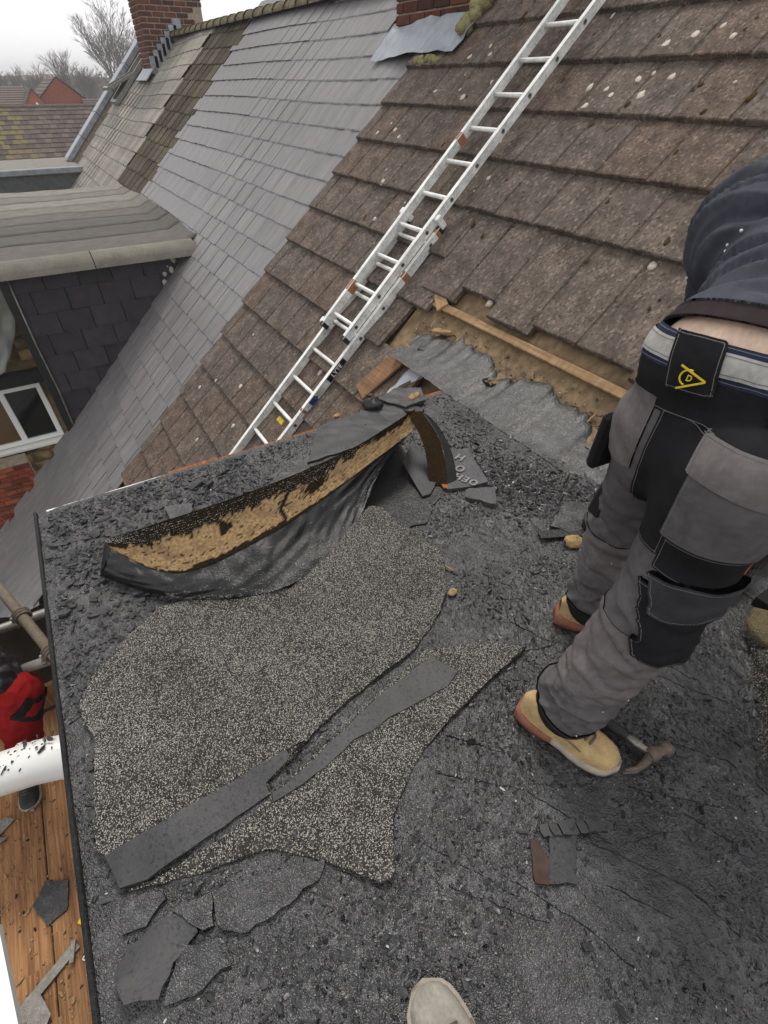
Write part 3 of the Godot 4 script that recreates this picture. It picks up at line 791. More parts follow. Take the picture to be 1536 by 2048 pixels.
	var P := func(i: int, j: int) -> Vector3:
		var v := j / 14.0
		var x := -1.6 + i / 14.0 * (0.98 - 0.55 * v * v)
		return Vector3(x, -0.45 - 1.35 * v - 0.25 * (1.0 - i / 14.0), -8.9 + 0.12 * nn.get_noise_2d(x * 2, v * 3))
	for i in 14:
		for j in 14: quad(st, P.call(i, j), P.call(i + 1, j), P.call(i + 1, j + 1), P.call(i, j + 1))
	put(done(st), "sheeting", mat(Color(0.60, 0.61, 0.59), 0.35), ps)
	st = fl(); box(st, Vector3(-1.3, -0.32, -8.6), Vector3(1.3, 0.1, 0.1), Basis.IDENTITY, 0.01); put(done(st), "rail", M.white, ps)

func build_background():
	# tiled roof across the end of the street
	var t := thing("far_tiled_roof", "far house roof of brown plain tiles with a yellow lichen edge", "roof")
	var zr := -36.0; var yr := 0.5; var ze := -31.2; var ye := -2.1
	var dir := Vector3(0, ye - yr, ze - zr); var ln := dir.length(); dir /= ln
	var st := fl()
	var nrm := Vector3(0, -dir.z, dir.y) * -1.0
	nrm = Vector3(0, dir.z, -dir.y)
	box(st, Vector3(0.5, yr, zr) + dir * ln * 0.5 - nrm * 0.1, Vector3(13, 0.12, ln), Basis(Vector3.RIGHT, nrm, dir))
	put(done(st), "deck", M.farroof[2], t)
	var tm := fl(); box(tm, Vector3(0, 0.02, 0.17), Vector3(0.318, 0.055, 0.42), Basis.IDENTITY, 0.006); var tmesh := done(tm)
	var rows := int(ln / 0.34)
	var cnt := 0
	var rest := SurfaceTool.new()
	for r in rows:
		for c in 24:
			var x := -1.1 + c * 0.33 + (0.165 if r % 2 else 0.0)
			if x > 5.3: continue
			var tr := Transform3D(Basis(Vector3.RIGHT, nrm, dir).rotated(Vector3.RIGHT, -0.09), Vector3(x, yr, zr) + dir * (r * 0.34) + nrm * rng.randf_range(0.0, 0.012))
			var yellow: bool = x < 0.75 + rng.randf_range(-0.3, 0.3) and x > -0.3
			if cnt < 300 and x > -0.7 and x < 4.7:
				var o := put(tmesh, "tile", M.lichen if yellow and rng.randf() < 0.7 else M.farroof[rng.randi() % 3], t); o.transform = tr
				cnt += 1
			else:
				rest.append_from(tmesh, 0, tr)
	var ro := put(rest.commit(), "other_tiles", M.farroof[0], t); ro.set_meta("kind", "stuff")
	st = fl(); bar(st, Vector3(-6, yr + 0.03, zr), Vector3(7, yr + 0.03, zr), 0.3, 0.16, Vector3.UP, 0.05); put(done(st), "ridge", M.farroof[1], t)
	st = fl(); box(st, Vector3(0.5, ye - 2.3, ze - 0.6), Vector3(12, 4.6, 0.3)); put(done(st), "wall", M.mortar, t)
	# houses behind
	var h := thing("red_house", "red brick gabled house beyond the far tiled roof", "house")
	house(h, Vector3(4.6, -4.9, -58), 3.7, 5.1, 6.6, 9.0, M.redbrick[0], M.farroof[1], false)
	st = fl(); box(st, Vector3(5.5, -0.1, -54.85), Vector3(0.95, 1.5, 0.3), Basis.IDENTITY, 0.02); put(done(st), "rendered_bay", M.offwhite, h)
	var h1 := thing("red_house", "smaller red brick house with a white downpipe left of the gabled one", "house")
	house(h1, Vector3(2.75, -4.9, -56), 1.5, 5.0, 5.95, 6.0, M.redbrick[2], M.farroof[2], false)
	st = sm_(); tube(st, [Vector3(3.0, -4.9, -52.9), Vector3(3.0, 0.05, -52.9), Vector3(2.75, 0.3, -52.9)], 0.07, 6); put(done(st), "downpipe", M.white, h1)
	var h2 := thing("grey_house", "grey roofed house at the left edge beyond the far tiled roof", "house")
	house(h2, Vector3(0.9, -4.9, -60), 3.2, 5.0, 6.1, 7.0, M.stone[4], M.farroof[1], true)
	var h3 := thing("grey_house", "low grey tiled house with white windows right of the red gabled one", "house")
	house(h3, Vector3(8.2, -4.9, -53), 4.5, 4.4, 5.4, 6.0, M.offwhite, M.farroof[0], true)
	for k in 2:
		st = fl(); box(st, Vector3(6.5 + k * 0.7, -0.85, -49.9), Vector3(0.4, 0.6, 0.1)); put(done(st), "window", M.glass, h3)
	# bare winter trees
	rng.seed = 91
	bare_tree(Vector3(15.2, -3.6, -92), 11.2, 4.2, "large bare winter tree rising behind the far chimney", 5)
	bare_tree(Vector3(19.5, -3.6, -96), 10.4, 3.6, "bare tree half hidden behind the brick chimney", 5)
	bare_tree(Vector3(9.6, -3.4, -98), 7.6, 2.2, "slim bare tree left of the large winter tree", 4)
	bare_tree(Vector3(12.2, -3.4, -101), 6.4, 2.6, "low bare tree between the slim and the large winter tree", 4)
	bare_tree(Vector3(6.4, -3.2, -104), 6.2, 2.3, "rounded bare tree above the red gabled house", 4)
	bare_tree(Vector3(3.6, -3.2, -108), 5.8, 2.4, "small bare tree second from the left edge of the skyline", 4)
	bare_tree(Vector3(0.8, -3.2, -100), 6.3, 2.3, "dense dark bare tree at the left edge of the skyline", 5)
	# far wooded slope: a mass of brown scrub
	var leaf := PlaneMesh.new(); leaf.size = Vector2(0.5, 0.16)
	var mm := MultiMesh.new(); mm.transform_format = MultiMesh.TRANSFORM_3D; mm.mesh = leaf; mm.instance_count = 26000
	var nn := noise(39, 0.07, 3)
	for i in 26000:
		var x := rng.randf_range(-30, 70); var z := rng.randf_range(-128, -112)
		var top := 4.6 + 2.6 * nn.get_noise_2d(x, z)
		var p := Vector3(x, -3.4 + top * sqrt(rng.randf()), z)
		mm.set_instance_transform(i, Transform3D(Basis.from_euler(Vector3(rng.randf() * 6, rng.randf() * 6, rng.randf() * 6)), p))
	var mi := MultiMeshInstance3D.new(); mi.name = "far_wood"; mi.multimesh = mm; mi.material_override = M.bark; add_child(mi)
	tag(mi, "hazy brown wood along the horizon behind the bare trees", "wood", "", "stuff")

func house(h: Node3D, o: Vector3, w: float, eave: float, ridge: float, depth: float, wall: Material, roof: Material, along_x: bool):
	var st := fl()
	if along_x:      # ridge runs along x, roof slope faces the viewer
		box(st, o + Vector3(0, eave * 0.5, 0), Vector3(w, eave, depth)); put(done(st), "wall", wall, h)
		for s in [-1, 1]:
			var rf := fl()
			var a := o + Vector3(-w * 0.53, ridge, 0); var e := o + Vector3(-w * 0.53, eave - 0.1, s * depth * 0.54)
			var n := 9
			for k in n:
				var p := a.lerp(e, k / float(n)); var q := a.lerp(e, (k + 1) / float(n)) + Vector3(0, 0.05, 0)
				var wv := Vector3(w * 1.06, 0, 0)
				quad(rf, p, p + wv, q + wv, q); quad(rf, q, q + wv, q + wv - Vector3(0, 0.06, 0), q - Vector3(0, 0.06, 0))
			put(done(rf), "roof", roof, h)
	else:            # gable faces the viewer
		var f := o + Vector3(0, 0, depth * 0.5)
		var pts := [f + Vector3(-w * 0.5, 0, 0), f + Vector3(w * 0.5, 0, 0), f + Vector3(w * 0.5, eave, 0), f + Vector3(0, ridge, 0), f + Vector3(-w * 0.5, eave, 0)]
		var d := Vector3(0, 0, -depth)
		for k in range(1, 4):
			tri(st, pts[0], pts[k], pts[k + 1]); tri(st, pts[0] + d, pts[k + 1] + d, pts[k] + d)
		for k in 5: quad(st, pts[k], pts[k] + d, pts[(k + 1) % 5] + d, pts[(k + 1) % 5])
		put(done(st), "wall", wall, h)
		for s in [-1, 1]:
			var rf := fl()
			var a := f + Vector3(0, ridge + 0.06, 0.12); var e := f + Vector3(s * w * 0.57, eave - 0.12 * s * s, 0.12)
			for k in 8:
				var p := a.lerp(e, k / 8.0); var q := a.lerp(e, (k + 1) / 8.0) + Vector3(0, 0.05, 0)
				quad(rf, p, p + d * 1.04, q + d * 1.04, q); quad(rf, q, q + d * 1.04, q + d * 1.04 - Vector3(0, 0.06, 0), q - Vector3(0, 0.06, 0))
			put(done(rf), "roof", roof, h)

func bare_tree(at: Vector3, height: float, spread: float, label: String, depth: int):
	var t := thing("bare_tree", label, "tree", at, "bare trees along the skyline")
	var tr := sm_(); var cr := fl()
	tube(tr, [Vector3.ZERO, Vector3(rng.randf_range(-0.2, 0.2), height * 0.2, 0), Vector3(rng.randf_range(-0.3, 0.3), height * 0.38, 0)], [0.26, 0.2, 0.16], 7)
	for k in 11:
		branch(tr, cr, Vector3(0, height * rng.randf_range(0.16, 0.38), 0), Vector3(rng.randf_range(-1, 1) * spread / height * 1.1, 1.0, rng.randf_range(-1, 1) * spread / height * 1.1).normalized(), height * rng.randf_range(0.26, 0.36), 0.10, depth)
	put(done(tr), "trunk", M.bark, t)
	put(done(cr), "crown", M.bark, t)
func branch(tr: SurfaceTool, cr: SurfaceTool, p: Vector3, d: Vector3, ln: float, r: float, depth: int):
	var mid := p + d * ln * 0.5 + Vector3(rng.randf_range(-1, 1), 0, rng.randf_range(-1, 1)) * ln * 0.06
	var e := p + d * ln
	if depth > 2: tube(tr, [p, mid, e], [r, r * 0.8, r * 0.6], 5, false)
	else:
		tube(cr, [p, mid, e], [r, r * 0.75, r * 0.4], 3, false)
	if depth <= 0: return
	var n := 3 if depth > 1 else 4
	for k in n:
		var nd := (d + Vector3(rng.randf_range(-1, 1), rng.randf_range(-0.25, 0.55), rng.randf_range(-1, 1)) * 0.62).normalized()
		branch(tr, cr, p.lerp(e, rng.randf_range(0.45, 1.0)), nd, ln * rng.randf_range(0.55, 0.8), maxf(r * 0.58, 0.013), depth - 1)

# ---------------------------------------------------------------- the flat roof under the viewer
var fn1 := noise(51, 2.0, 2)
var fn2 := noise(52, 15.0, 3)
var fn3 := noise(53, 62.0, 2)
var fmask := noise(54, 1.6, 3)
func felt_height(x: float, z: float) -> float:
	var m := clampf(0.55 + fmask.get_noise_2d(x, z) * 1.3, 0.08, 1.0)
	if x < -0.30: m *= lerpf(0.25, 1.0, clampf((x + 0.42) / 0.12, 0, 1)) if z > -1.1 else 1.0
	if x > 1.5: m *= lerpf(1.0, 0.2, clampf((x - 1.5) / 0.2, 0, 1))
	var v := fn1.get_noise_2d(x, z) * 0.008
	var a := fn2.get_noise_2d(x, z * 0.7)
	v += (absf(a) * -0.010 + 0.003) * m
	v += fn3.get_noise_2d(x * 0.8, z) * 0.0042 * m
	return v
func height_grid(x0: float, x1: float, z0: float, z1: float, step: float, hf: Callable) -> ArrayMesh:
	var nx := int((x1 - x0) / step) + 1; var nz := int((z1 - z0) / step) + 1
	var v := PackedVector3Array(); v.resize(nx * nz)
	var n := PackedVector3Array(); n.resize(nx * nz)
	for j in nz:
		for i in nx:
			var x := x0 + (x1 - x0) * i / (nx - 1); var z := z0 + (z1 - z0) * j / (nz - 1)
			v[j * nx + i] = Vector3(x, hf.call(x, z), z)
	for j in nz:
		for i in nx:
			var a := v[j * nx + maxi(i - 1, 0)]; var b := v[j * nx + mini(i + 1, nx - 1)]
			var c := v[maxi(j - 1, 0) * nx + i]; var d := v[mini(j + 1, nz - 1) * nx + i]
			n[j * nx + i] = (d - c).cross(b - a).normalized()
	var idx := PackedInt32Array()
	for j in nz - 1:
		for i in nx - 1:
			var k := j * nx + i
			idx.append_array(PackedInt32Array([k, k + 1, k + nx, k + 1, k + nx + 1, k + nx]))
	var arr := []; arr.resize(Mesh.ARRAY_MAX)
	arr[Mesh.ARRAY_VERTEX] = v; arr[Mesh.ARRAY_NORMAL] = n; arr[Mesh.ARRAY_INDEX] = idx
	var m := ArrayMesh.new(); m.add_surface_from_arrays(Mesh.PRIMITIVE_TRIANGLES, arr)
	return m
func chips(count: int, size: float, mat_: Material, called: String, parent: Node, place: Callable, flat := 0.25):
	# loose flakes: thin broken plates scattered over a surface
	var st := fl()
	var p := [Vector3(-0.5, 0, -0.32), Vector3(0.42, 0, -0.45), Vector3(0.55, 0, 0.2), Vector3(-0.1, 0, 0.5), Vector3(-0.6, 0, 0.2)]
	for k in 5:
		tri(st, Vector3(0, 0.22, 0), p[k] + Vector3(0, 0.13, 0), p[(k + 1) % 5] + Vector3(0, 0.13, 0))
		quad(st, p[k] + Vector3(0, 0.13, 0), p[k] + Vector3(0, -0.12, 0), p[(k + 1) % 5] + Vector3(0, -0.12, 0), p[(k + 1) % 5] + Vector3(0, 0.13, 0))
	var mm := MultiMesh.new(); mm.transform_format = MultiMesh.TRANSFORM_3D; mm.mesh = done(st); mm.instance_count = count
	for i in count:
		var q: Vector3 = place.call()
		var s := size * exp(rng.randfn(0, 0.5))
		var b := Basis.from_euler(Vector3(rng.randfn(0, flat), rng.randf() * TAU, rng.randfn(0, flat))).scaled_local(Vector3(s * rng.randf_range(0.6, 1.5), s * 0.6, s * rng.randf_range(0.4, 0.9)))
		mm.set_instance_transform(i, Transform3D(b, q + Vector3(0, s * 0.12, 0)))
	var mi := MultiMeshInstance3D.new(); mi.name = called; mi.multimesh = mm; mi.material_override = mat_; parent.add_child(mi, true); mi.set_meta("kind", "stuff")
	return mi
func ribbon(st: SurfaceTool, pts: Array, w: float, h: float):        # thin raised bead along a line on the felt
	for i in pts.size() - 1:
		var a: Vector2 = pts[i]; var b: Vector2 = pts[i + 1]
		var n := maxi(2, int(a.distance_to(b) / 0.018))
		var nn := (b - a).orthogonal().normalized()
		var pr := a; var pw := w * 0.6
		for k in range(1, n + 1):
			var q := a.lerp(b, float(k) / n) + nn * rng.randf_range(-0.003, 0.003)
			var qw := w * rng.randf_range(0.3, 1.2)
			var P := func(c: Vector2, o: float, y: float) -> Vector3: return Vector3(c.x + nn.x * o, felt_height(c.x, c.y) + y, c.y + nn.y * o)
			quad(st, P.call(pr, -pw, -0.004), P.call(q, -qw, -0.004), P.call(q, 0, h), P.call(pr, 0, h))
			quad(st, P.call(pr, 0, h), P.call(q, 0, h), P.call(q, qw, -0.004), P.call(pr, pw, -0.004))
			pr = q; pw = qw

func build_flat_roof():
	var t := thing("flat_roof", "flat dormer roof covered in torn black bitumen felt that the worker stands on", "roof")
	put(height_grid(-0.443, 1.95, -2.23, 0.5, 0.0085, felt_height), "base_felt", M.felt, t)
	put(height_grid(-0.443, 1.95, 0.5, 1.6, 0.05, felt_height), "rear_felt", M.felt, t)
	var st := fl()
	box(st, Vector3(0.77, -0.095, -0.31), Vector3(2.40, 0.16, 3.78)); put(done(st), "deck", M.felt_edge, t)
	# fascia, edge trims and the boards showing at the far edge
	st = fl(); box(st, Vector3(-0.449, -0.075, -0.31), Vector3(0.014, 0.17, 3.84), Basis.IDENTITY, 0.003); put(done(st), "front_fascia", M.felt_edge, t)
	st = fl(); box(st, Vector3(-0.15, -0.035, -2.236), Vector3(0.52, 0.06, 0.016), Basis.IDENTITY, 0.003); put(done(st), "white_edge_trim", M.white, t)
	var x := 0.12
	while x < 1.6:
		var w := rng.randf_range(0.22, 0.4)
		st = fl(); box(st, Vector3(x + w * 0.5, -0.03 + rng.randf_range(-0.004, 0.004), -2.24), Vector3(w - 0.006, 0.05, 0.03), Basis.IDENTITY, 0.003)
		put(done(st), "edge_board", M.timber, t)
		x += w
	st = fl(); box(st, Vector3(-0.40, -1.3, -0.3), Vector3(0.04, 2.3, 3.7)); box(st, Vector3(0.6, -1.3, -2.19), Vector3(2.0, 2.3, 0.04)); put(done(st), "wall", M.cheek[1], t)
	# upstand of felt dressed up the main roof, with a torn top edge
	var edge := [[-2.98, 0.0], [-2.75, 0.06], [-2.55, 0.11], [-2.29, 0.12], [-2.12, 0.06], [-1.97, 0.02], [-1.9, 0.1], [-1.77, 0.14], [-1.68, 0.08], [-1.56, 0.11], [-1.42, 0.05], [-1.22, 0.03], [-1.0, -0.02], [-0.5, 0.03], [0.2, 0.02], [1.5, 0.0]]
	var up := sm_()
	var nz := 190
	var E := func(z: float) -> float:
		for k in edge.size() - 1:
			if z <= edge[k + 1][0]: return lerpf(edge[k][1], edge[k + 1][1], (z - edge[k][0]) / (edge[k + 1][0] - edge[k][0]))
		return 0.0
	var grid := []
	for i in nz + 1:
		var z := lerpf(-2.9, 0.6, i / float(nz))
		var s1: float = E.call(z) + 0.045 + fn1.get_noise_2d(z * 2.2, 3.0) * 0.07 + fn2.get_noise_2d(z * 0.8, 5.0) * 0.03 + rng.randf_range(-0.004, 0.004)
		var row := []
		for k in 9:
			var f := k / 8.0
			var lo := Vector3(1.78, 0.003 + felt_height(1.78, z), z)
			var hi := RP(s1, z, 0.032)
			var p := lo.lerp(hi, f)
			p.y += -0.028 * sin(PI * f) * (1.0 - f) + 0.006 * fn2.get_noise_3d(p.x, p.y, p.z)
			if k == 3: p += Vector3(-0.006, 0.012, 0)
			row.append(p)
		row.append(RP(s1 + 0.002, z, 0.018))
		grid.append(row)
	for i in nz:
		for k in 9: quad(up, grid[i][k], grid[i][k + 1], grid[i + 1][k + 1], grid[i + 1][k])
	put(done(up), "upstand_felt", M.felt, t)
	st = fl(); ribbon(st, [Vector2(1.905, -2.5), Vector2(1.90, -2.0), Vector2(1.898, -1.55)], 0.005, 0.016); put(done(st), "fold_line", M.bitumen, t)
	# split lines in the felt: raised black beads paint the shade of the grooves
	var cracks := [[0.28, -0.33, 0.36, -0.2, 0.42, -0.1], [0.42, -0.42, 0.6, -0.26, 0.7, -0.05], [0.5, -0.5, 0.62, -0.36], [0.62, -0.14, 0.78, 0.1, 0.8, 0.22], [0.44, -0.12, 0.52, 0.03, 0.55, 0.13], [0.85, -0.12, 1.02, 0.05], [1.0, -0.2, 1.14, -0.02, 1.15, 0.1], [0.92, 0.0, 0.98, 0.14], [1.2, -0.3, 1.32, -0.1], [0.74, -0.03, 0.83, 0.0, 0.88, 0.02], [0.9, -0.59, 1.02, -0.78], [0.7, -0.62, 0.91, -0.58, 1.0, -0.55], [1.0, -0.8, 0.95, -0.7, 0.99, -0.6], [1.3, -1.33, 1.45, -1.25], [0.3, -0.19, 0.45, -0.02], [1.15, -0.5, 1.25, -0.35, 1.3, -0.2], [-0.1, -2.2, -0.05, -1.95], [0.45, -2.2, 0.52, -2.02], [0.85, -2.2, 0.95, -2.0], [1.6, -1.9, 1.7, -1.7], [0.62, 0.0, 0.7, 0.12], [1.02, 0.16, 1.1, 0.3], [-0.3, -0.9, -0.37, -0.86], [-0.43, -1.1, -0.36, -1.12]]
	for c in cracks:
		var pts := []
		for k in range(0, c.size(), 2): pts.append(Vector2(c[k], c[k + 1]))
		st = fl(); ribbon(st, pts, 0.0022, 0.003); put(done(st), "crack_shade_bead", M.bitumen, t)
	# loose flakes
	var on := func() -> Vector3:
		for tries in 6:
			var px := rng.randf_range(-0.43, 1.92); var pz := rng.randf_range(-2.21, 0.4)
			if fmask.get_noise_2d(px * 1.3 + 5.0, pz * 1.3) + rng.randfn(0, 0.25) > 0.02:
				return Vector3(px, felt_height(px, pz), pz)
		return Vector3(0.9, -0.02, 0.9)
	chips(42000, 0.0042, M.crumb, "fine_flakes", t, on, 0.5)
	chips(12000, 0.0065, M.felt_smooth, "grey_flakes", t, on, 0.3)
	chips(9000, 0.0055, M.bitumen, "black_flakes", t, on, 0.6)
	var off := func() -> Vector3:
		var px := rng.randf_range(-0.40, 0.5); var pz := rng.randf_range(-2.2, -1.75)
		if rng.randf() < 0.35: px = rng.randf_range(-0.42, -0.1); pz = rng.randf_range(-1.9, -1.2)
		return Vector3(px, felt_height(px, pz), pz)
	chips(1800, 0.012, M.felt_smooth, "broken_flakes", t, off, 0.35)
	var cr := func() -> Vector3:
		var a := rng.randf(); var px := lerpf(1.15, 1.8, a) + rng.randfn(0, 0.1); var pz := lerpf(-1.9, -0.9, a) + rng.randfn(0, 0.18)
		return Vector3(px, felt_height(px, pz), pz)
	chips(7000, 0.007, M.bitumen, "crumbs_by_upstand", t, cr, 0.6)
	chips(1500, 0.0028, M.granule, "white_specks", t, on, 0.5)
	# underlay and battens laid bare above the upstand
	var u := thing("exposed_underlay", "torn tan roofing underlay laid bare below the brown tiles", "underlay")
	var us := sm_()
	var un := noise(56, 3.0, 3)
	for i in 60:
		for k in 14:
			var P := func(a: int, b: int) -> Vector3:
				var z := -3.15 + a * 0.045; var s := -0.12 + b * 0.06
				return RP(s, z, 0.006 + 0.012 * un.get_noise_2d(z, s))
			quad(us, P.call(i, k), P.call(i, k + 1), P.call(i + 1, k + 1), P.call(i + 1, k))
	put(done(us), "sheet", M.underlay, u)
	var oc := func() -> Vector3: return RP(0.06 + absf(rng.randfn(0, 0.1)), rng.randf_range(-3.0, -1.0), 0.016)
	chips(900, 0.007, M.crumb, "felt_crumbs", u, oc, 0.7)
	chips(700, 0.006, M.splinter, "fibre_shreds", u, oc, 0.7)
	for f in [[-2.08, 0.02, 0.17, 0.08], [-1.86, 0.05, 0.2, 0.06], [-1.55, 0.02, 0.16, 0.05], [-2.5, 0.1, 0.2, 0.05], [-1.25, 0.0, 0.26, 0.07]]:     # curled torn flaps
		var fs := sm_()
		for i in 8:
			for k in 6:
				var P := func(a: int, b: int) -> Vector3:
					var q := b / 6.0
					var wv: float = f[2] * (0.5 - 0.2 * q)
					var z: float = f[0] + lerpf(-wv, wv, a / 8.0) + 0.02 * sin(a * 2.3 + f[0] * 9.0) * q
					return RP(f[1] + 0.1 - q * 0.1 + 0.012 * sin(a * 1.9), z, 0.02 + f[3] * q * q * 0.75)
				quad(fs, P.call(i, k), P.call(i + 1, k), P.call(i + 1, k + 1), P.call(i, k + 1))
		put(done(fs), "torn_flap", M.underlay, u)
	var b := thing("roof_batten", "bare pine batten laid along the lowest tiles above the torn underlay", "batten")
	st = fl(); bar(st, RP(0.315, -3.12, 0.035), RP(0.315, 1.2, 0.035), 0.052, 0.032, roof_basis.z, 0.004); put(done(st), "timber", M.batten, b)
	st = fl(); bar(st, RP(0.43, -3.06, 0.05), RP(0.30, -2.86, 0.055), 0.09, 0.02, roof_basis.z, 0.003)
	var off2 := put(done(st), "timber_offcut", M.splinter); tag(off2, "pale timber offcut lying at the end of the batten", "offcut")

# ---------------------------------------------------------------- scaffold beside the roof
func build_scaffold():
	var Y := -1.9
	var x := -0.50
	for k in 7:
		var pl := thing("scaffold_board", ["scaffold board nearest the roof edge, half hidden under the fascia", "scaffold board second from the roof edge with a felt scrap on it", "scaffold board third from the roof edge under the trainer", "scaffold board fourth from the roof edge", "scaffold board fifth from the roof edge", "scaffold board sixth from the roof edge", "outermost scaffold board at the left of the platform"][k], "board", Vector3.ZERO, "scaffold boards of the platform")
		var st := fl()
		box(st, Vector3(x - 0.112, Y - 0.02, -1.1), Vector3(0.224, 0.038, 3.25), Basis.IDENTITY, 0.004)
		put(done(st), "plank", M.plank[k % 5], pl)
		x -= 0.232
	var t := thing("toe_board", "timber toe board standing on edge at the end of the scaffold platform", "board")
	var st := fl(); box(st, Vector3(-1.3, Y + 0.1, -2.76), Vector3(1.8, 0.21, 0.038), Basis(Vector3.UP, 0.06), 0.004); put(done(st), "plank", M.plank[1], t)
	var on := func() -> Vector3: return Vector3(rng.randf_range(-1.9, -0.52), Y + 0.001, rng.randf_range(-2.3, -0.5))
	var d = chips(700, 0.010, M.splinter, "sawdust", self, on, 0.4); tag(d, "pale wood chips scattered over the scaffold boards", "wood chips")
	d = chips(500, 0.009, M.crumb, "felt_crumbs", self, on, 0.4); tag(d, "black felt crumbs scattered over the scaffold boards", "crumbs")
	# tubes
	var a := thing("scaffold_tube", "tan scaffold tube running along the roof below the tiles", "tube", Vector3.ZERO, "scaffold tubes")
	st = sm_(); tube(st, [Vector3(-1.33, -0.93, -4.0), Vector3(-0.55, -0.98, -1.75)], 0.03, 12); put(done(st), "pipe", M.pole, a)
	var b := thing("scaffold_tube", "upper galvanised scaffold tube across the corner", "tube", Vector3.ZERO, "scaffold tubes")
	st = sm_(); tube(st, [Vector3(-2.2, -1.02, -2.74), Vector3(-0.55, -1.0, -2.70)], 0.028, 12); put(done(st), "pipe", M.galv, b)
	var c := thing("scaffold_tube", "lower galvanised scaffold tube ending beside the roof edge", "tube", Vector3.ZERO, "scaffold tubes")
	st = sm_(); tube(st, [Vector3(-1.0, -1.04, -2.37), Vector3(-0.55, -1.02, -2.33)], 0.03, 12); put(done(st), "pipe", M.galv, c)
	for q in [[Vector3(-0.88, -0.965, -2.71), "rusty scaffold coupler joining the tan and upper tubes"], [Vector3(-0.755, -0.975, -2.345), "rusty scaffold coupler at the end of the lower tube"]]:
		var k := thing("scaffold_coupler", q[1], "coupler", q[0], "scaffold couplers")
		st = sm_()
		var ring := []
		for i in 13: ring.append(Vector3(0.3304, 0, 0.9439).cross(Vector3.UP).normalized() * cos(TAU * i / 12) * 0.04 + Vector3.UP * sin(TAU * i / 12) * 0.04)
		for o in [-0.022, 0.0, 0.022]:
			var rr := []
			for p in ring: rr.append(p + Vector3(0.3304, 0, 0.9439) * o)
			tube(st, rr, 0.010, 6, false)
		put(done(st), "clamp", M.rust, k)
		st = sm_(); tube(st, [Vector3(-0.05, 0.02, 0.01), Vector3(-0.05, -0.07, 0.01)], 0.009, 6); tube(st, [Vector3(-0.05, -0.03, 0.01), Vector3(-0.05, -0.05, 0.01)], 0.017, 6); put(done(st), "bolt", M.steel, k)
	# brown debris netting behind
	var n := thing("debris_sheet", "brown sheeting hung below the scaffold tubes", "sheet")
	st = sm_()
	var nn := noise(58, 1.6, 3)
	var P := func(i: int, j: int) -> Vector3:
		var x2 := -2.4 + i * 0.1; var y2 := -1.15 - j * 0.1
		return Vector3(x2, y2, -2.98 - j * 0.02 + 0.10 * nn.get_noise_2d(x2 * 2.0, y2))
	for i in 20:
		for j in 26: quad(st, P.call(i, j), P.call(i + 1, j), P.call(i + 1, j + 1), P.call(i, j + 1))
	put(done(st), "sheeting", M.tarp, n)
	# white plastic chute with bands and a bend
	var w := thing("plastic_chute", "white plastic chute with ribbed joints bending down beside the roof edge", "chute")
	var path := [Vector3(-2.0, -1.31, -2.06), Vector3(-1.5, -1.29, -2.01), Vector3(-1.15, -1.275, -1.96), Vector3(-0.98, -1.275, -1.93), Vector3(-0.84, -1.30, -1.90), Vector3(-0.75, -1.38, -1.85), Vector3(-0.70, -1.50, -1.80)]
	st = sm_(); tube(st, path, [0.108, 0.108, 0.108, 0.111, 0.115, 0.118, 0.116], 24, false); put(done(st), "pipe", M.white, w)
	for q in [[-1.24, 0.113], [-1.20, 0.113], [-1.03, 0.115], [-1.36, 0.113]]:
		st = sm_(); tube(st, [Vector3(q[0] - 0.010, -1.277, -1.972 - (q[0] + 1.2) * -0.12), Vector3(q[0] + 0.010, -1.277, -1.969 - (q[0] + 1.2) * -0.12)], q[1], 24); put(done(st), "joint_ring", M.white, w)
	on = func() -> Vector3:
		var u := rng.randf(); var ang := rng.randf_range(0.5, 2.2)
		return Vector3(lerpf(-1.2, -0.85, u), -1.276 + sin(ang) * 0.111, -1.95 + cos(ang) * 0.111)
	chips(60, 0.012, M.crumb, "bitumen_flecks", w, on, 0.6)
	# small things lying on the platform
	st = sm_(); tube(st, [Vector3(-0.63, -0.98, -1.08), Vector3(-0.52, -1.05, -1.02), Vector3(-0.45, -1.2, -1.0)], 0.035, 16, false); tube(st, [Vector3(-0.63, -0.98, -1.08), Vector3(-0.52, -1.05, -1.02)], 0.031, 16, false)
	var dp := thing("pipe_end", "open grey pipe end poking out from under the roof edge", "pipe"); put(done(st), "pipe", tint(M.galv, Color(0.36, 0.40, 0.38)), dp)
	st = fl(); slab(st, rough_poly(V2([-1.265, -1.53, -1.20, -1.62, -1.09, -1.56, -1.11, -1.42, -1.2, -1.40]), 0.02, 0.004), Y, Y + 0.012)
	var sc := put(done(st), "felt_scrap", M.felt); tag(sc, "square scrap of black felt lying on the scaffold board", "scrap")
	st = fl(); slab(st, V2([-1.07, -1.33, -1.0, -1.41, -0.93, -1.35, -0.96, -1.2]), Y + 0.004, Y + 0.012)
	sc = put(done(st), "yellow_card", M.yellow); tag(sc, "yellow card half under the roof edge on the scaffold boards", "card")
	var sq := thing("roofing_square", "grey steel square lying across the scaffold boards", "square")
	st = fl(); bar(st, Vector3(-1.42, Y + 0.02, -1.06), Vector3(-1.08, Y + 0.012, -1.24), 0.045, 0.006); put(done(st), "blade", M.galv, sq)
	st = fl(); bar(st, Vector3(-1.09, Y + 0.02, -1.26), Vector3(-1.11, Y + 0.02, -1.17), 0.02, 0.02); put(done(st), "stop", M.steel, sq)
	var tr := thing("trowel", "old trowel with a grey blade lying next to the steel square", "trowel")
	st = fl(); slab(st, V2([-1.36, -1.1, -1.25, -1.13, -1.21, -1.02, -1.27, -0.93, -1.32, -0.96]), Y + 0.03, Y + 0.034); put(done(st), "blade", M.steel, tr)
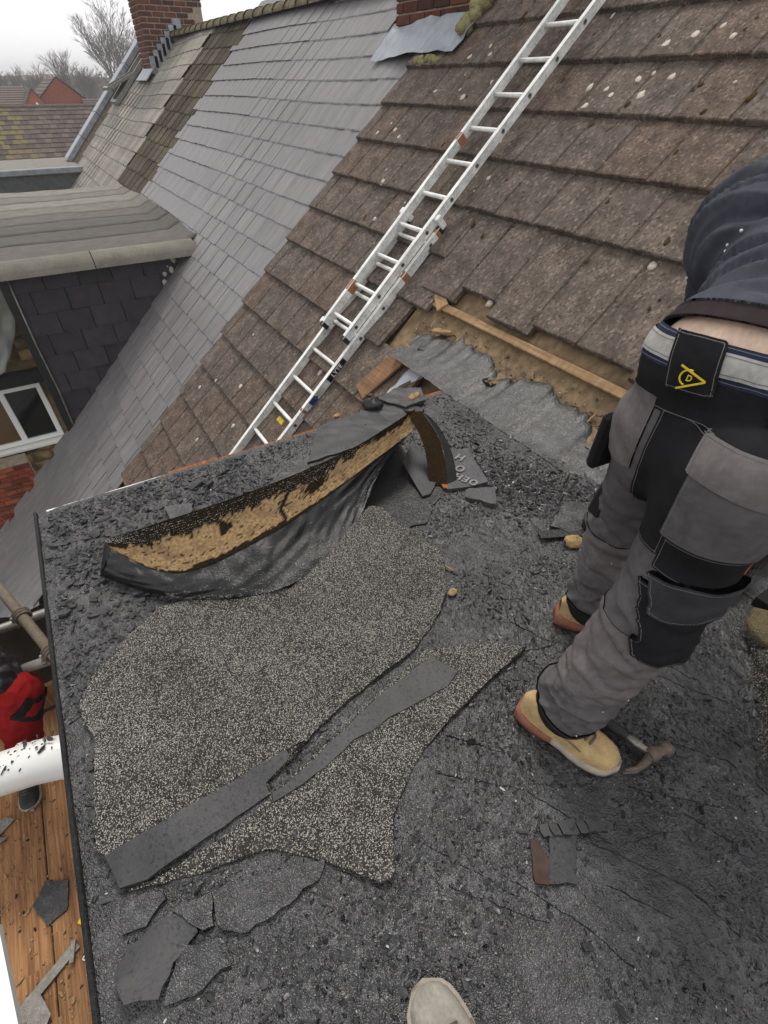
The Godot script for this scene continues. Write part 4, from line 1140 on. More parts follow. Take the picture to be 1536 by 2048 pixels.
	st = sm_(); tube(st, [Vector3(-1.33, Y + 0.03, -1.05), Vector3(-1.33, Y + 0.03, -0.75)], 0.022, 8); put(done(st), "handle", M.splinter, tr)
	var ws := thing("white_panel", "white board lying flat across the scaffold rail at the lower left", "panel")
	st = fl(); slab(st, V2([-1.6, -0.95, -0.876, -0.95, -0.79, -0.40, -1.6, -0.40]), -0.63, -0.60); put(done(st), "board", M.white, ws)
	var ch := thing("plastic_chain", "short length of white plastic chain on the boards by the roof edge", "chain")
	for k in 6:
		var c0 := Vector3(-1.04 + k * 0.038, Y + 0.012, -1.16 + k * -0.004)
		var ring := []
		for i in 9: ring.append(c0 + Vector3(cos(TAU * i / 8) * 0.024, 0.004 * (k % 2), sin(TAU * i / 8) * 0.012).rotated(Vector3.UP, 0.0))
		st = sm_(); tube(st, ring, 0.0035, 5, false); put(done(st), "link", M.white, ch)
	var br := thing("steel_bracket", "cut grey steel bracket lying by the trainer", "bracket")
	st = fl(); slab(st, V2([-1.62, -2.0, -1.5, -2.06, -1.38, -2.10, -1.33, -2.06, -1.42, -2.0, -1.37, -1.97, -1.5, -1.93, -1.62, -1.88]), Y + 0.004, Y + 0.014); put(done(st), "plate", M.galv, br)

# ---------------------------------------------------------------- ladder lying up the roof
func build_ladder():
	var t := thing("extension_ladder", "two section aluminium ladder lying up the brown tiles", "ladder")
	var U := roof_basis.z
	for sec in [[-3.835, -3.385, 0.035, 0.105, -2.3, 0.80, 0.091], [-3.780, -3.412, 0.112, 0.180, -0.29, 3.7, 0.132]]:
		for zi in 2:
			var z: float = sec[zi]
			var st := fl()
			var off: float = (sec[2] + sec[3]) * 0.5 + 0.02
			bar(st, RP(sec[4], z, off), RP(sec[5], z, off), 0.026, sec[3] - sec[2], U, 0.003)
			var lip: float = sec[3] + 0.018
			bar(st, RP(sec[4], z, lip), RP(sec[5], z, lip), 0.034, 0.006, U, 0.001)
			var r := put(done(st), "rail", M.alu, t)
			for e in [sec[4] + 0.012, sec[5] - 0.012]:
				st = fl(); bar(st, RP(e - 0.018, z, off), RP(e + 0.018, z, off), 0.032, sec[3] - sec[2] + 0.008, U, 0.004); put(done(st), "end_cap", M.rubber, r)
		var s: float = sec[6] - 0.285 * floorf((sec[6] - sec[4]) / 0.285)
		while s < sec[5]:
			var off: float = (sec[2] + sec[3]) * 0.5 + 0.02
			var st := sm_(); tube(st, [RP(s, sec[0], off), RP(s, sec[1], off)], 0.0155, 12); var rg := put(done(st), "rung", M.alu, t)
			st = sm_()
			var ring := []
			for i in 11: ring.append(RP(s + cos(TAU * i / 10) * 0.012, sec[1] + 0.014, off + sin(TAU * i / 10) * 0.012))
			tube(st, ring, 0.0045, 6, false); put(done(st), "rung_collar", M.galv, rg)
			st = sm_(); tube(st, [RP(s, sec[1] + 0.0135, off), RP(s, sec[1] + 0.0150, off)], 0.0105, 10); put(done(st), "rung_hole", M.black, rg)
			s += 0.285
	# orange tape, labels and guides
	for q in [[1.42, -3.780, 0.165, 0.07], [0.05, -3.78, 0.165, 0.10], [0.74, -3.385, 0.09, 0.06], [0.34, -3.385, 0.09, 0.06], [-0.93, -3.385, 0.09, 0.03]]:
		var st := fl(); bar(st, RP(q[0], q[1], q[2]), RP(q[0] + q[3], q[1], q[2]), 0.031, 0.074, U, 0.003); put(done(st), "orange_tape", mat(Color(0.62, 0.42, 0.30), 0.6), t)
	var side := Basis(Vector3(CP, SP, 0), U, Vector3.BACK)
	var lab := fl(); box(lab, RP(-0.50, -3.3715, 0.09), Vector3(0.21, 0.052, 0.002), side); var lo := put(done(lab), "label", M.black, t)
	var tm := TextMesh.new(); tm.text = "LYTE"; tm.font_size = 32; tm.pixel_size = 0.0017; tm.depth = 0.001
	var f := SystemFont.new(); f.font_names = PackedStringArray(["Droid Sans"]); f.font_weight = 700; tm.font = f
	var tx := put(tm, "lettering", M.white, lo); tx.transform = Transform3D(side, RP(-0.50, -3.3695, 0.09))
	lab = fl(); box(lab, RP(-0.80, -3.3715, 0.09), Vector3(0.075, 0.05, 0.002), side); put(done(lab), "label", mat(Color(0.12, 0.22, 0.48), 0.5), t)
	lab = fl(); box(lab, RP(-0.71, -3.3715, 0.09), Vector3(0.07, 0.05, 0.002), side); put(done(lab), "label", M.offwhite, t)
	for q in [[0.80, -3.385], [0.78, -3.80], [-0.27, -3.80]]:
		var st := fl(); box(st, RP(q[0] + 0.02, q[1] - 0.012, 0.14), Vector3(0.075, 0.05, 0.10), Basis(Vector3.BACK, Vector3(CP, SP, 0), U), 0.006); put(done(st), "guide_bracket", M.alu, t)

# ---------------------------------------------------------------- felt sheets
func sheet(poly: PackedVector2Array, hf: Callable, th: float, step: float) -> ArrayMesh:
	# a sheet of any outline with thickness, following a height function
	var st := sm_()
	var lo := poly[0]; var hi := poly[0]
	for p in poly:
		lo = Vector2(minf(lo.x, p.x), minf(lo.y, p.y)); hi = Vector2(maxf(hi.x, p.x), maxf(hi.y, p.y))
	var P := func(v: Vector2) -> Vector3: return Vector3(v.x, hf.call(v.x, v.y), v.y)
	var nx := int((hi.x - lo.x) / step) + 1; var nz := int((hi.y - lo.y) / step) + 1
	for i in nx:
		for j in nz:
			var a := lo + Vector2(i, j) * step
			var q := PackedVector2Array([a, a + Vector2(step, 0), a + Vector2(step, step), a + Vector2(0, step)])
			var ins := 0
			for c in q:
				if Geometry2D.is_point_in_polygon(c, poly): ins += 1
			if ins == 4:
				quad(st, P.call(q[0]), P.call(q[1]), P.call(q[2]), P.call(q[3]))
			elif ins > 0:
				for c in Geometry2D.intersect_polygons(q, poly):
					var idx := Geometry2D.triangulate_polygon(c)
					for k in range(0, idx.size(), 3): tri(st, P.call(c[idx[k]]), P.call(c[idx[k + 1]]), P.call(c[idx[k + 2]]))
	st.set_smooth_group(-1)
	for k in poly.size():
		var a: Vector3 = P.call(poly[k]); var b: Vector3 = P.call(poly[(k + 1) % poly.size()])
		var d := Vector3(0, -th, 0)
		quad(st, a, b, b + d, a + d)
	return done(st)
func granules(count: int, parent: Node, poly: PackedVector2Array, hf: Callable, dens: Callable, size := 0.00145):
	var lo := poly[0]; var hi := poly[0]
	for p in poly:
		lo = Vector2(minf(lo.x, p.x), minf(lo.y, p.y)); hi = Vector2(maxf(hi.x, p.x), maxf(hi.y, p.y))
	var pts: Array[Vector3] = []
	var tries := 0
	while pts.size() < count and tries < count * 5:
		tries += 1
		var v := Vector2(rng.randf_range(lo.x, hi.x), rng.randf_range(lo.y, hi.y))
		if rng.randf() < dens.call(v) and Geometry2D.is_point_in_polygon(v, poly): pts.append(Vector3(v.x, hf.call(v.x, v.y), v.y))
	grain_points(pts, parent, size)
func grain_points(pts: Array[Vector3], parent: Node, size: float):
	var st := fl()
	var v := [Vector3(1, 0, 0.2), Vector3(-0.3, 0.1, 0.9), Vector3(-0.8, 0, -0.4), Vector3(0.3, -0.1, -0.9)]
	for k in 4: tri(st, Vector3(0.1, 0.75, 0), v[k], v[(k + 1) % 4])
	var mesh := done(st)
	for tone in 2:
		var mm := MultiMesh.new(); mm.transform_format = MultiMesh.TRANSFORM_3D; mm.mesh = mesh
		var sub: Array[Vector3] = []
		for i in pts.size():
			if (i % 3 == 0) == (tone == 1): sub.append(pts[i])
		mm.instance_count = sub.size()
		for i in sub.size():
			var s := size * rng.randf_range(0.5, 1.35)
			mm.set_instance_transform(i, Transform3D(Basis.from_euler(Vector3(rng.randfn(0, 0.5), rng.randf() * TAU, rng.randfn(0, 0.5))).scaled(Vector3.ONE * s), sub[i]))
		var mi := MultiMeshInstance3D.new(); mi.name = ["white_granules", "grey_granules"][tone]; mi.multimesh = mm; mi.material_override = M.granule if tone == 0 else tint(M.granule, Color(0.36, 0.34, 0.31))
		parent.add_child(mi, true); mi.set_meta("kind", "stuff")

func build_felt():
	rng.seed = 404
	var gn := noise(61, 4.0, 3)
	# big mineral felt sheet, peeled back into a trough along its far side
	var t := thing("peeled_felt_sheet", "large mineral felt sheet peeled back into a boat shaped curl with tan underside", "felt sheet")
	var outline := V2([-0.10, -1.40, -0.236, -1.306, -0.342, -1.217, -0.387, -1.145, -0.389, -1.072, -0.364, -1.005, -0.385, -0.85, -0.404, -0.708, -0.386, -0.673, -0.366, -0.590, -0.306, -0.576, 0.010, -0.605, 0.016, -0.638, 0.081, -0.653, 0.20, -0.70, 0.322, -0.733, 0.401, -0.745, 0.570, -0.770, 0.67, -0.81, 0.760, -0.861, 0.83, -0.92, 0.868, -0.977, 0.91, -1.04, 0.931, -1.095, 0.93, -1.16, 0.911, -1.209, 0.885, -1.27, 0.855, -1.315, 0.835, -1.40, 0.80, -1.43, 0.6, -1.32, 0.34, -1.23, 0.15, -1.29, 0.0, -1.38])
	var rough := rough_poly(outline, 0.02, 0.0035)
	var mh := func(x: float, z: float) -> float:
		var near := clampf((-z - 1.12 + 0.10 * absf(x - 0.35)) / 0.3, 0.0, 1.0) * clampf((x + 0.05) / 0.3, 0, 1)
		var lip := 0.012 * clampf((x - 0.3) / 0.3, 0, 1) * clampf((-z - 0.7) * 2.0, 0, 1)
		return 0.017 + 0.016 * gn.get_noise_2d(x * 0.5, z * 0.5) + 0.006 * gn.get_noise_2d(x, z) + 0.05 * near * near * clampf((x - 0.1) * 2.0, 0, 1) + lip
	put(sheet(rough, mh, 0.03, 0.022), "sheet", M.granules, t)
	var band := V2([-0.388, -0.675, -0.366, -0.588, -0.306, -0.574, 0.008, -0.603, 0.012, -0.636, 0.077, -0.652, 0.15, -0.684, 0.0, -0.687, -0.2, -0.68])
	put(sheet(rough_poly(band, 0.03, 0.002), func(x, z): return mh.call(x, z) + 0.004, 0.01, 0.03), "bare_lap_band", M.felt_smooth, t)
	granules(46000, t, outline, func(x, z): return mh.call(x, z) + 0.0002, func(v): return 0.0 if Geometry2D.is_point_in_polygon(v, band) else clampf(0.62 + 0.55 * gn.get_noise_2d(v.x * 0.6 + 3.0, v.y * 0.6) + 0.25 * gn.get_noise_2d(v.x * 2.0, v.y * 2.0), 0.12, 1.0))
	# boat shaped curl
	var Fr := [Vector3(-0.195, 0.12, -1.736), Vector3(0.031, 0.14, -1.704), Vector3(0.407, 0.17, -1.669), Vector3(0.841, 0.21, -1.675), Vector3(1.24, 0.26, -1.753)]
	var Nr := [Vector3(-0.185, 0.105, -1.69), Vector3(0.0, 0.072, -1.468), Vector3(0.317, 0.10, -1.449), Vector3(0.64, 0.14, -1.51), Vector3(1.15, 0.21, -1.65)]
	var Ft := [Vector3(-0.262, 0.004, -1.685), Vector3(-0.045, 0.006, -1.425), Vector3(0.30, 0.03, -1.24), Vector3(0.62, 0.05, -1.32), Vector3(0.90, 0.11, -1.55)]
	var bn := noise(63, 9.0, 3)
	var st := SurfaceTool.new(); st.begin(Mesh.PRIMITIVE_TRIANGLES); st.set_smooth_group(0)
	var nt := 170; var nv := 30
	var tanp := func(i: int, j: int) -> Vector3:
		var u := i / float(nt); var v := j / float(nv)
		var a: Vector3 = spl(Nr, u); var b: Vector3 = spl(Fr, u)
		var p := a.lerp(b, v)
		p.y += -0.035 * sin(PI * v) * clampf(u * 6.0, 0, 1) + 0.004 * bn.get_noise_2d(u * 2.0, v) + 0.002 * bn.get_noise_2d(u * 9, v * 3)
		return p
	var tanc := func(i: int, j: int) -> Color:
		var u := i / float(nt); var v := j / float(nv)
		var top := 0.66 + 0.24 * u + 0.10 * bn.get_noise_2d(u * 1.2, 7.0)
		var low := 0.03 + 0.14 * clampf(u * 3.0 - 0.3, 0, 1) + 0.06 * bn.get_noise_2d(u * 1.5, 1.0)
		if u < 0.1: top = minf(top, 0.3 + u * 3.0)
		var hole: bool = bn.get_noise_2d(u * 3.6, v * 1.1 + 20.0) > 0.40 or absf(u - 0.575 - 0.012 * sin(v * 9.0)) < 0.007 or (Vector2((u - 0.40) * 6.0, v - 0.64).length() + 0.10 * bn.get_noise_2d(u * 14.0, v * 4.0) < 0.10) or (Vector2((u - 0.66) * 5.0, (v - 0.75) * 0.8).length() + 0.16 * bn.get_noise_2d(u * 10.0, v * 3.0 + 9.0) < 0.20)
		var w2: float = 0.10 * bn.get_noise_2d(u * 5.0, v * 1.6 + 3.0) + 0.05 * bn.get_noise_2d(u * 16.0, v * 5.0)
		var tan_: bool = v + w2 < top and v - w2 * 0.6 > low and not hole
		return Color(1, 1, 1) if tan_ else Color(0.055, 0.055, 0.056)
	for i in nt:
		for j in nv:
			for q in [[0, 0], [0, 1], [1, 1], [0, 0], [1, 1], [1, 0]]:
				st.set_color(tanc.call(i + q[0], j + q[1])); st.add_vertex(tanp.call(i + q[0], j + q[1]))
	var tm: StandardMaterial3D = M.tan.duplicate(); tm.vertex_color_use_as_albedo = true
	put(done(st), "turned_up_underside", tm, t)
	st = sm_()
	var wn := noise(64, 5.0, 3)
	for i in 60:
		for j in 12:
			var P := func(a: int, b: int) -> Vector3:
				var u := a / 60.0; var v := b / 12.0
				var f: Vector3 = spl(Ft, u); var n: Vector3 = spl(Nr, u)
				var p := f.lerp(n + Vector3(0, 0.003, 0.006), v)
				p += Vector3(0, 0.3, 1).normalized() * (0.035 * sin(PI * v) * (1.0 - 0.9 * smoothstep(0.3, 0.6, u)) - 0.03 * sin(PI * v) * smoothstep(0.3, 0.7, u)) + Vector3(0, 0.012, 0.012) * wn.get_noise_2d(u * 3.0, v)
				return p
			quad(st, P.call(i, j), P.call(i, j + 1), P.call(i + 1, j + 1), P.call(i + 1, j))
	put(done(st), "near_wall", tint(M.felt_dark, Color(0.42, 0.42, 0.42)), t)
	var gp: Array[Vector3] = []
	for k in 7000:
		var u := rng.randf_range(0.22, 1.0); var v := pow(rng.randf(), 1.6) * 0.95
		if rng.randf() > 1.1 - v: continue
		var f: Vector3 = spl(Ft, u); var n: Vector3 = spl(Nr, u)
		gp.append(f.lerp(n, v) + Vector3(0, 0.3, 1).normalized() * (0.035 * sin(PI * v) * (1.0 - 0.9 * smoothstep(0.3, 0.6, u)) - 0.03 * sin(PI * v) * smoothstep(0.3, 0.7, u)) + Vector3(0, 0.012, 0.012) * wn.get_noise_2d(u * 3.0, v))
	for k in 2500:
		var u := rng.randf_range(0.0, 0.8); var v := rng.randf_range(0.75, 0.99)
		gp.append(tanp.call(int(u * nt), int(v * nv)) + Vector3(rng.randf_range(-0.004, 0.004), 0.001, rng.randf_range(-0.004, 0.004)))
	grain_points(gp, t, 0.0013)
	st = sm_()
	for i in 40:
		var a: Vector3 = spl(Fr, i / 40.0); var b: Vector3 = spl(Fr, (i + 1) / 40.0)
		var a1 := Vector3(a.x, a.y * 0.5, a.z - 0.06); var b1 := Vector3(b.x, b.y * 0.5, b.z - 0.06)
		var a2 := Vector3(a.x, 0.006, a.z - 0.16); var b2 := Vector3(b.x, 0.006, b.z - 0.16)
		quad(st, a, b, b1, a1); quad(st, a1, b1, b2, a2)
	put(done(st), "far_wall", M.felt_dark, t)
	st = sm_()
	tri(st, Fr[0], Ft[0], Nr[0]); tri(st, Fr[0], Vector3(-0.22, 0.004, -1.80), Ft[0])
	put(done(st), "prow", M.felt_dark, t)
	# strip of felt hanging down at the open end
	var h := thing("hanging_felt_strip", "tan and black felt strip hanging at the open end of the curled sheet", "felt strip")
	st = sm_()
	for i in 4:
		for j in 14:
			var P := func(a: int, b: int) -> Vector3:
				var v := b / 14.0; var o := (a / 4.0 - 0.5) * 0.085
				return Vector3(1.22, 0.255, -1.75).lerp(Vector3(1.185, 0.015, -1.46), v) + Vector3(o * 0.8, 0.02 * sin(PI * v) + 0.008 * absf(o) * 10.0, o * 0.6) + Vector3(0.035 * sin(PI * v), 0, 0.006 * wn.get_noise_2d(a, b))
			quad(st, P.call(i, j), P.call(i + 1, j), P.call(i + 1, j + 1), P.call(i, j + 1))
	put(done(st), "strip", tint(M.tan, Color(0.36, 0.33, 0.29)), h)
	st = sm_()
	for i in 3:
		for j in 14:
			var P := func(a: int, b: int) -> Vector3:
				var v := b / 14.0; var o := 0.045 + a / 3.0 * 0.05
				return Vector3(1.22, 0.26, -1.75).lerp(Vector3(1.185, 0.018, -1.46), v) + Vector3(o * 0.8, 0.02 * sin(PI * v) - a * 0.012, o * 0.6) + Vector3(0.035 * sin(PI * v), 0, 0.006 * wn.get_noise_2d(a * 3, b))
			quad(st, P.call(i, j), P.call(i + 1, j), P.call(i + 1, j + 1), P.call(i, j + 1))
	put(done(st), "black_edge", M.felt_dark, h)
	var flat := func(x: float, z: float) -> float: return felt_height(x, z) * 0.6 + 0.012
	var pc := put(sheet(V2([1.114, -1.659, 1.085, -1.50, 1.072, -1.425, 1.11, -1.42, 1.153, -1.449, 1.213, -1.504, 1.258, -1.596, 1.218, -1.749]), func(x, z): return 0.02 + 0.16 * clampf(-z - 1.45, 0, 1), 0.008, 0.03), "felt_offcut", M.felt_smooth); tag(pc, "rounded grey felt offcut lying in the mouth of the curled sheet", "offcut")
	st = fl(); slab(st, V2([1.19, -1.43, 1.22, -1.50, 1.25, -1.52, 1.245, -1.46, 1.215, -1.40]), 0.012, 0.02); pc = put(done(st), "wood_splinter", M.timber); tag(pc, "orange wood splinter at the foot of the hanging felt strip", "splinter")
	# second mineral sheet below the first
	var s2 := thing("mineral_felt_strip", "torn mineral felt strip with a fishtail end below the large sheet", "felt sheet")
	var o2 := V2([-0.373, -0.583, -0.201, -0.524, -0.084, -0.501, -0.04, -0.485, 0.003, -0.454, 0.04, -0.42, 0.068, -0.390, 0.12, -0.33, 0.160, -0.281, 0.185, -0.275, 0.204, -0.284, 0.225, -0.32, 0.244, -0.359, 0.265, -0.39, 0.301, -0.413, 0.36, -0.455, 0.433, -0.487, 0.548, -0.521, 0.72, -0.555, 0.911, -0.585, 0.80, -0.68, 0.62, -0.75, 0.40, -0.70, 0.10, -0.62, -0.1, -0.57, -0.3, -0.57])
	var h2 := func(x: float, z: float) -> float: return 0.009 + 0.006 * gn.get_noise_2d(x + 9.0, z) + 0.02 * clampf((z + 0.42) * 5.0, 0, 1) + 0.010 * clampf((x - 0.3) * 2.0, 0, 1)
	put(sheet(rough_poly(o2, 0.02, 0.003), h2, 0.02, 0.022), "sheet", M.granules, s2)
	var b2 := V2([0.02, -0.60, 0.011, -0.575, 0.10, -0.575, 0.267, -0.61, 0.423, -0.615, 0.599, -0.605, 0.66, -0.63, 0.62, -0.72, 0.40, -0.69, 0.10, -0.61])
	put(sheet(rough_poly(b2, 0.03, 0.004), func(x, z): return h2.call(x, z) + 0.004, 0.01, 0.03), "bare_lap_band", M.felt_smooth, s2)
	granules(11000, s2, o2, func(x, z): return h2.call(x, z) + 0.0002, func(v): return 0.0 if Geometry2D.is_point_in_polygon(v, b2) else clampf(0.6 + 0.9 * gn.get_noise_2d(v.x * 1.2 + 8.0, v.y * 1.2) + clampf(v.x * 0.6, -0.3, 0.3), 0.05, 1.0))
	# broken slabs of old felt
	var defs := [
		["long broken slab of grey felt below the fishtail strip", [-0.185, -0.476, -0.06, -0.44, 0.070, -0.395, 0.042, -0.365, -0.06, -0.358, -0.156, -0.362, -0.19, -0.405], 0.013],
		["small kite shaped felt slab left of the long broken slab", [-0.272, -0.49, -0.185, -0.475, -0.2, -0.408, -0.222, -0.412], 0.015],
		["lowest broken felt slab near the front edge", [-0.278, -0.42, -0.2, -0.38, -0.188, -0.328, -0.25, -0.32, -0.322, -0.332], 0.012],
		["jagged felt slab beside the open pipe end", [-0.36, -0.55, -0.30, -0.55, -0.28, -0.52, -0.33, -0.49, -0.38, -0.50], 0.011],
		["grey felt piece lying on the far left of the flat roof", [0.05, -1.965, 0.166, -1.925, 0.135, -1.842, 0.046, -1.856], 0.016],
		["smooth felt flap along the far edge above the curl", [0.74, -1.95, 0.93, -2.24, 1.2, -2.25, 1.45, -2.26, 1.55, -2.1, 1.3, -1.93], 0.014],
		["crumpled felt chunk at the far corner under the tiles", [1.36, -2.3, 1.52, -2.38, 1.66, -2.3, 1.60, -2.16, 1.45, -2.14], 0.03],
		["worn felt slab partly hidden behind the trouser leg", [1.42, -0.98, 1.6, -1.06, 1.72, -0.98, 1.62, -0.88, 1.46, -0.90], 0.02]]
	for d in defs:
		var tw := func(x: float, z: float) -> float: return d[2] + 0.008 * gn.get_noise_2d(x * 2.0, z * 2.0 + 4.0) + felt_height(x, z) * 0.4
		var o := put(sheet(rough_poly(V2(d[1]), 0.018, 0.005), tw, 0.02, 0.02), "felt_slab", M.felt_smooth if d[0].begins_with("smooth") else M.felt); tag(o, d[0], "felt slab", "broken slabs of felt")
	# dark flap lifted along its front edge
	var cf := put(sheet(rough_poly(V2([-0.40, -0.43, -0.37, -0.47, -0.30, -0.485, -0.24, -0.46, -0.235, -0.42, -0.29, -0.39, -0.33, -0.345, -0.385, -0.37]), 0.016, 0.004), func(x, z): return 0.012 + 0.038 * clampf((-0.27 - x) * 7.0, 0, 1) * clampf((z + 0.475) * 14.0, 0, 1), 0.006, 0.014), "lifted_felt_flap", M.felt_smooth); tag(cf, "dark felt flap lifted off the deck near the front edge", "felt flap")
	# added dark bitumen patch; its colour paints the deep shade under the curl
	var fb := put(sheet(rough_poly(V2([0.80, -1.42, 0.88, -1.30, 1.0, -1.28, 1.08, -1.36, 1.18, -1.40, 1.22, -1.55, 1.34, -1.66, 1.30, -1.85, 0.9, -1.80, 0.7, -1.66]), 0.02, 0.006), func(x, z): return 0.007 + felt_height(x, z) * 0.7, 0.01, 0.02), "hollow_shade_patch", tint(M.felt, Color(0.30, 0.30, 0.30))); tag(fb, "added black bitumen patch painting the shade in the mouth of the curled sheet", "bitumen")
	# torn square patch
	var p := thing("torn_felt_patch", "torn square patch in the felt with a brown strip and broken top edge", "patch")
	put(sheet(rough_poly(V2([0.50, -0.075, 0.60, -0.165, 0.665, -0.135, 0.56, -0.04]), 0.02, 0.004), func(x, z): return 0.010 + felt_height(x, z) * 0.3, 0.02, 0.02), "grey_layer", M.felt_smooth, p)
	put(sheet(rough_poly(V2([0.474, -0.092, 0.530, -0.165, 0.548, -0.148, 0.535, -0.105, 0.502, -0.072]), 0.02, 0.002), func(x, z): return 0.011, 0.02, 0.02), "brown_strip", tint(M.under, Color(0.33, 0.27, 0.25)), p)
	for k in 7:
		st = fl(); var c0 := Vector2(0.57 + k * 0.021, -0.175 + k * 0.0105)
		slab(st, rough_poly(V2([c0.x, c0.y, c0.x + 0.02, c0.y + 0.008, c0.x + 0.012, c0.y + 0.036, c0.x - 0.008, c0.y + 0.026]), 0.01, 0.003), 0.0, 0.012 + 0.004 * (k % 3)); put(done(st), "chunk", M.felt_smooth if k % 2 else M.crumb, p)
	# printed scraps
	var sf := SystemFont.new(); sf.font_names = PackedStringArray(["Droid Sans"]); sf.font_weight = 700
	for q in [[[1.388, -1.664, 1.494, -1.626, 1.45, -1.50, 1.398, -1.353, 1.30, -1.37, 1.201, -1.406, 1.29, -1.53], "printed grey felt scrap with pale letters by the hanging strip", ["H", "O", "OEH"]], [[1.271, -1.363, 1.402, -1.305, 1.36, -1.25, 1.318, -1.208, 1.236, -1.320], "small grey felt scrap below the printed one", []]]:
		var s := thing("felt_scrap", q[1], "scrap")
		var sh := func(x: float, z: float) -> float: return 0.020 + felt_height(x, z) * 0.2
		put(sheet(rough_poly(V2(q[0]), 0.02, 0.005), sh, 0.02, 0.03), "piece", tint(M.felt_smooth, Color(1.25, 1.25, 1.25)), s)
		for k in q[2].size():
			var tx := TextMesh.new(); tx.text = q[2][k]; tx.font = sf; tx.font_size = 32; tx.pixel_size = 0.0022 if k < 2 else 0.0019; tx.depth = 0.001
			var o := put(tx, "printed_letters", mat(Color(0.50, 0.50, 0.50), 0.7), s)
			var ang := -1.15
			o.transform = Transform3D(Basis(Vector3.UP, ang + PI) * Basis(Vector3.RIGHT, -PI / 2), [Vector3(1.405, 0.026, -1.575), Vector3(1.345, 0.026, -1.50), Vector3(1.315, 0.026, -1.415)][k])

func lump(c: Vector3, r: Vector3, m: Material, called: String, label: String, cat: String, jit := 0.22):
	var st := sm_(); sphere(st, Vector3.ZERO, r, 9, 7, jit); var o := put(done(st), called, m, self, c); o.rotation.y = rng.randf() * TAU; tag(o, label, cat); return o
func build_debris():
	rng.seed = 505
	# lead and timber at the dormer corner under the ladder foot
	var l := thing("lead_sheet", "folded pale lead sheet at the roof corner under the lifted tile", "flashing")
	var st := sm_()
	for i in 8:
		for k in 3:
			var P := func(a: int, b: int) -> Vector3: return RP(-0.42 + a * 0.052, -2.80 + b * 0.045 + 0.01 * a, 0.05 + 0.02 * sin(b * 1.6) + 0.005 * sin(a * 2.1))
			quad(st, P.call(i, k), P.call(i + 1, k), P.call(i + 1, k + 1), P.call(i, k + 1))
	put(done(st), "sheet", tint(M.lead, Color(0.85, 0.86, 0.88)), l)
	var b := thing("loose_board", "weathered board leaning on the tiles beside the lead sheet", "board")
	st = fl(); bar(st, RP(-0.52, -2.98, 0.085), RP(-0.05, -2.84, 0.09), 0.17, 0.022, roof_basis.z, 0.004); put(done(st), "plank", tint(M.plank[0], Color(0.95, 0.92, 0.90)), b)
	var items := [
		[RP(0.03, -2.72, 0.04), Vector3(0.09, 0.012, 0.055), M.felt_smooth, "felt_fragment", "curved felt fragment on the tan underlay", "fragment"],
		[RP(-0.02, -2.62, 0.04), Vector3(0.07, 0.02, 0.05), M.felt, "felt_fragment", "crumpled felt fragment above the upstand corner", "fragment"],
		[RP(0.16, -2.72, 0.045), Vector3(0.03, 0.02, 0.085), M.splinter, "wood_chunk", "splintered pale wood chunk lying on the underlay", "wood"],
		[RP(-0.02, -2.48, 0.05), Vector3(0.05, 0.018, 0.03), M.batten, "wood_chunk", "fresh orange wood chip at the top of the upstand", "wood"],
		[Vector3(1.56, 0.03, -2.22), Vector3(0.05, 0.018, 0.026), M.splinter, "wood_chunk", "small wood chunk at the far corner of the flat roof", "wood"],
		[Vector3(1.30, 0.03, -2.26), Vector3(0.06, 0.04, 0.05), M.felt_dark, "felt_lump", "dark felt lump on the far edge", "felt lump"],
		[Vector3(1.432, 0.022, -0.857), Vector3(0.042, 0.022, 0.03), M.stone[0], "stone_piece", "flat tan stone piece by the far trouser leg", "stone"],
		[Vector3(1.50, 0.018, -0.815), Vector3(0.03, 0.018, 0.022), M.stone[1], "stone_piece", "smaller stone piece touching the trouser leg", "stone"],
		[Vector3(0.850, 0.012, -0.906), Vector3(0.022, 0.008, 0.016), M.splinter, "stone_piece", "pale yellow stone chip right of the mineral sheet", "stone"],
		[RP(-0.47, -2.89, 0.06), Vector3(0.055, 0.02, 0.045), M.felt, "felt_fragment", "grey felt fragment resting on the tiles by the edge", "fragment"],
		[RP(-0.75, -3.05, 0.06), Vector3(0.045, 0.012, 0.025), M.splinter, "wood_chunk", "pale wood chunk on the tiles at the roof edge", "wood"],
		[RP(-0.58, -2.80, 0.06), Vector3(0.025, 0.01, 0.03), M.spot, "mortar_piece", "white mortar piece on the lowest visible tile", "mortar"],
		[RP(-1.10, -3.42, 0.05), Vector3(0.05, 0.02, 0.045), M.spot, "mortar_piece", "round white mortar piece at the foot of the ladder", "mortar"]]
	for q in items: lump(q[0], q[1], q[2], q[3], q[4], q[5])
	st = fl(); box(st, RP(-1.12, -3.62, 0.05), Vector3(0.11, 0.05, 0.04), roof_basis, 0.006); var yb := put(done(st), "yellow_block", M.yellow); tag(yb, "yellow plastic block at the foot of the ladder", "block")
	for q in [[Vector3(0.885, 0.014, -1.06), Vector3(0.915, 0.014, -0.99), "thin dark twig right of the mineral sheet"], [RP(0.02, -1.42, 0.03), RP(0.17, -1.40, 0.035), "thin pale splinter on the tan underlay"]]:
		st = sm_(); tube(st, [q[0], q[0].lerp(q[1], 0.5) + Vector3(0.004, 0.002, 0.003), q[1]], 0.004, 5); var tw := put(done(st), "splinter", M.splinter); tag(tw, q[2], "splinter")
	# opening at the right: timber edge, insulation and rolled mineral felt
	var o := thing("opened_roof_edge", "opened roof edge with red brown rafter and tan insulation behind the worker", "rafter")
	st = fl(); bar(st, Vector3(1.70, 0.03, -0.40), Vector3(2.35, 0.20, -0.52), 0.08, 0.12, Vector3.UP, 0.005); put(done(st), "rafter", M.timber, o)
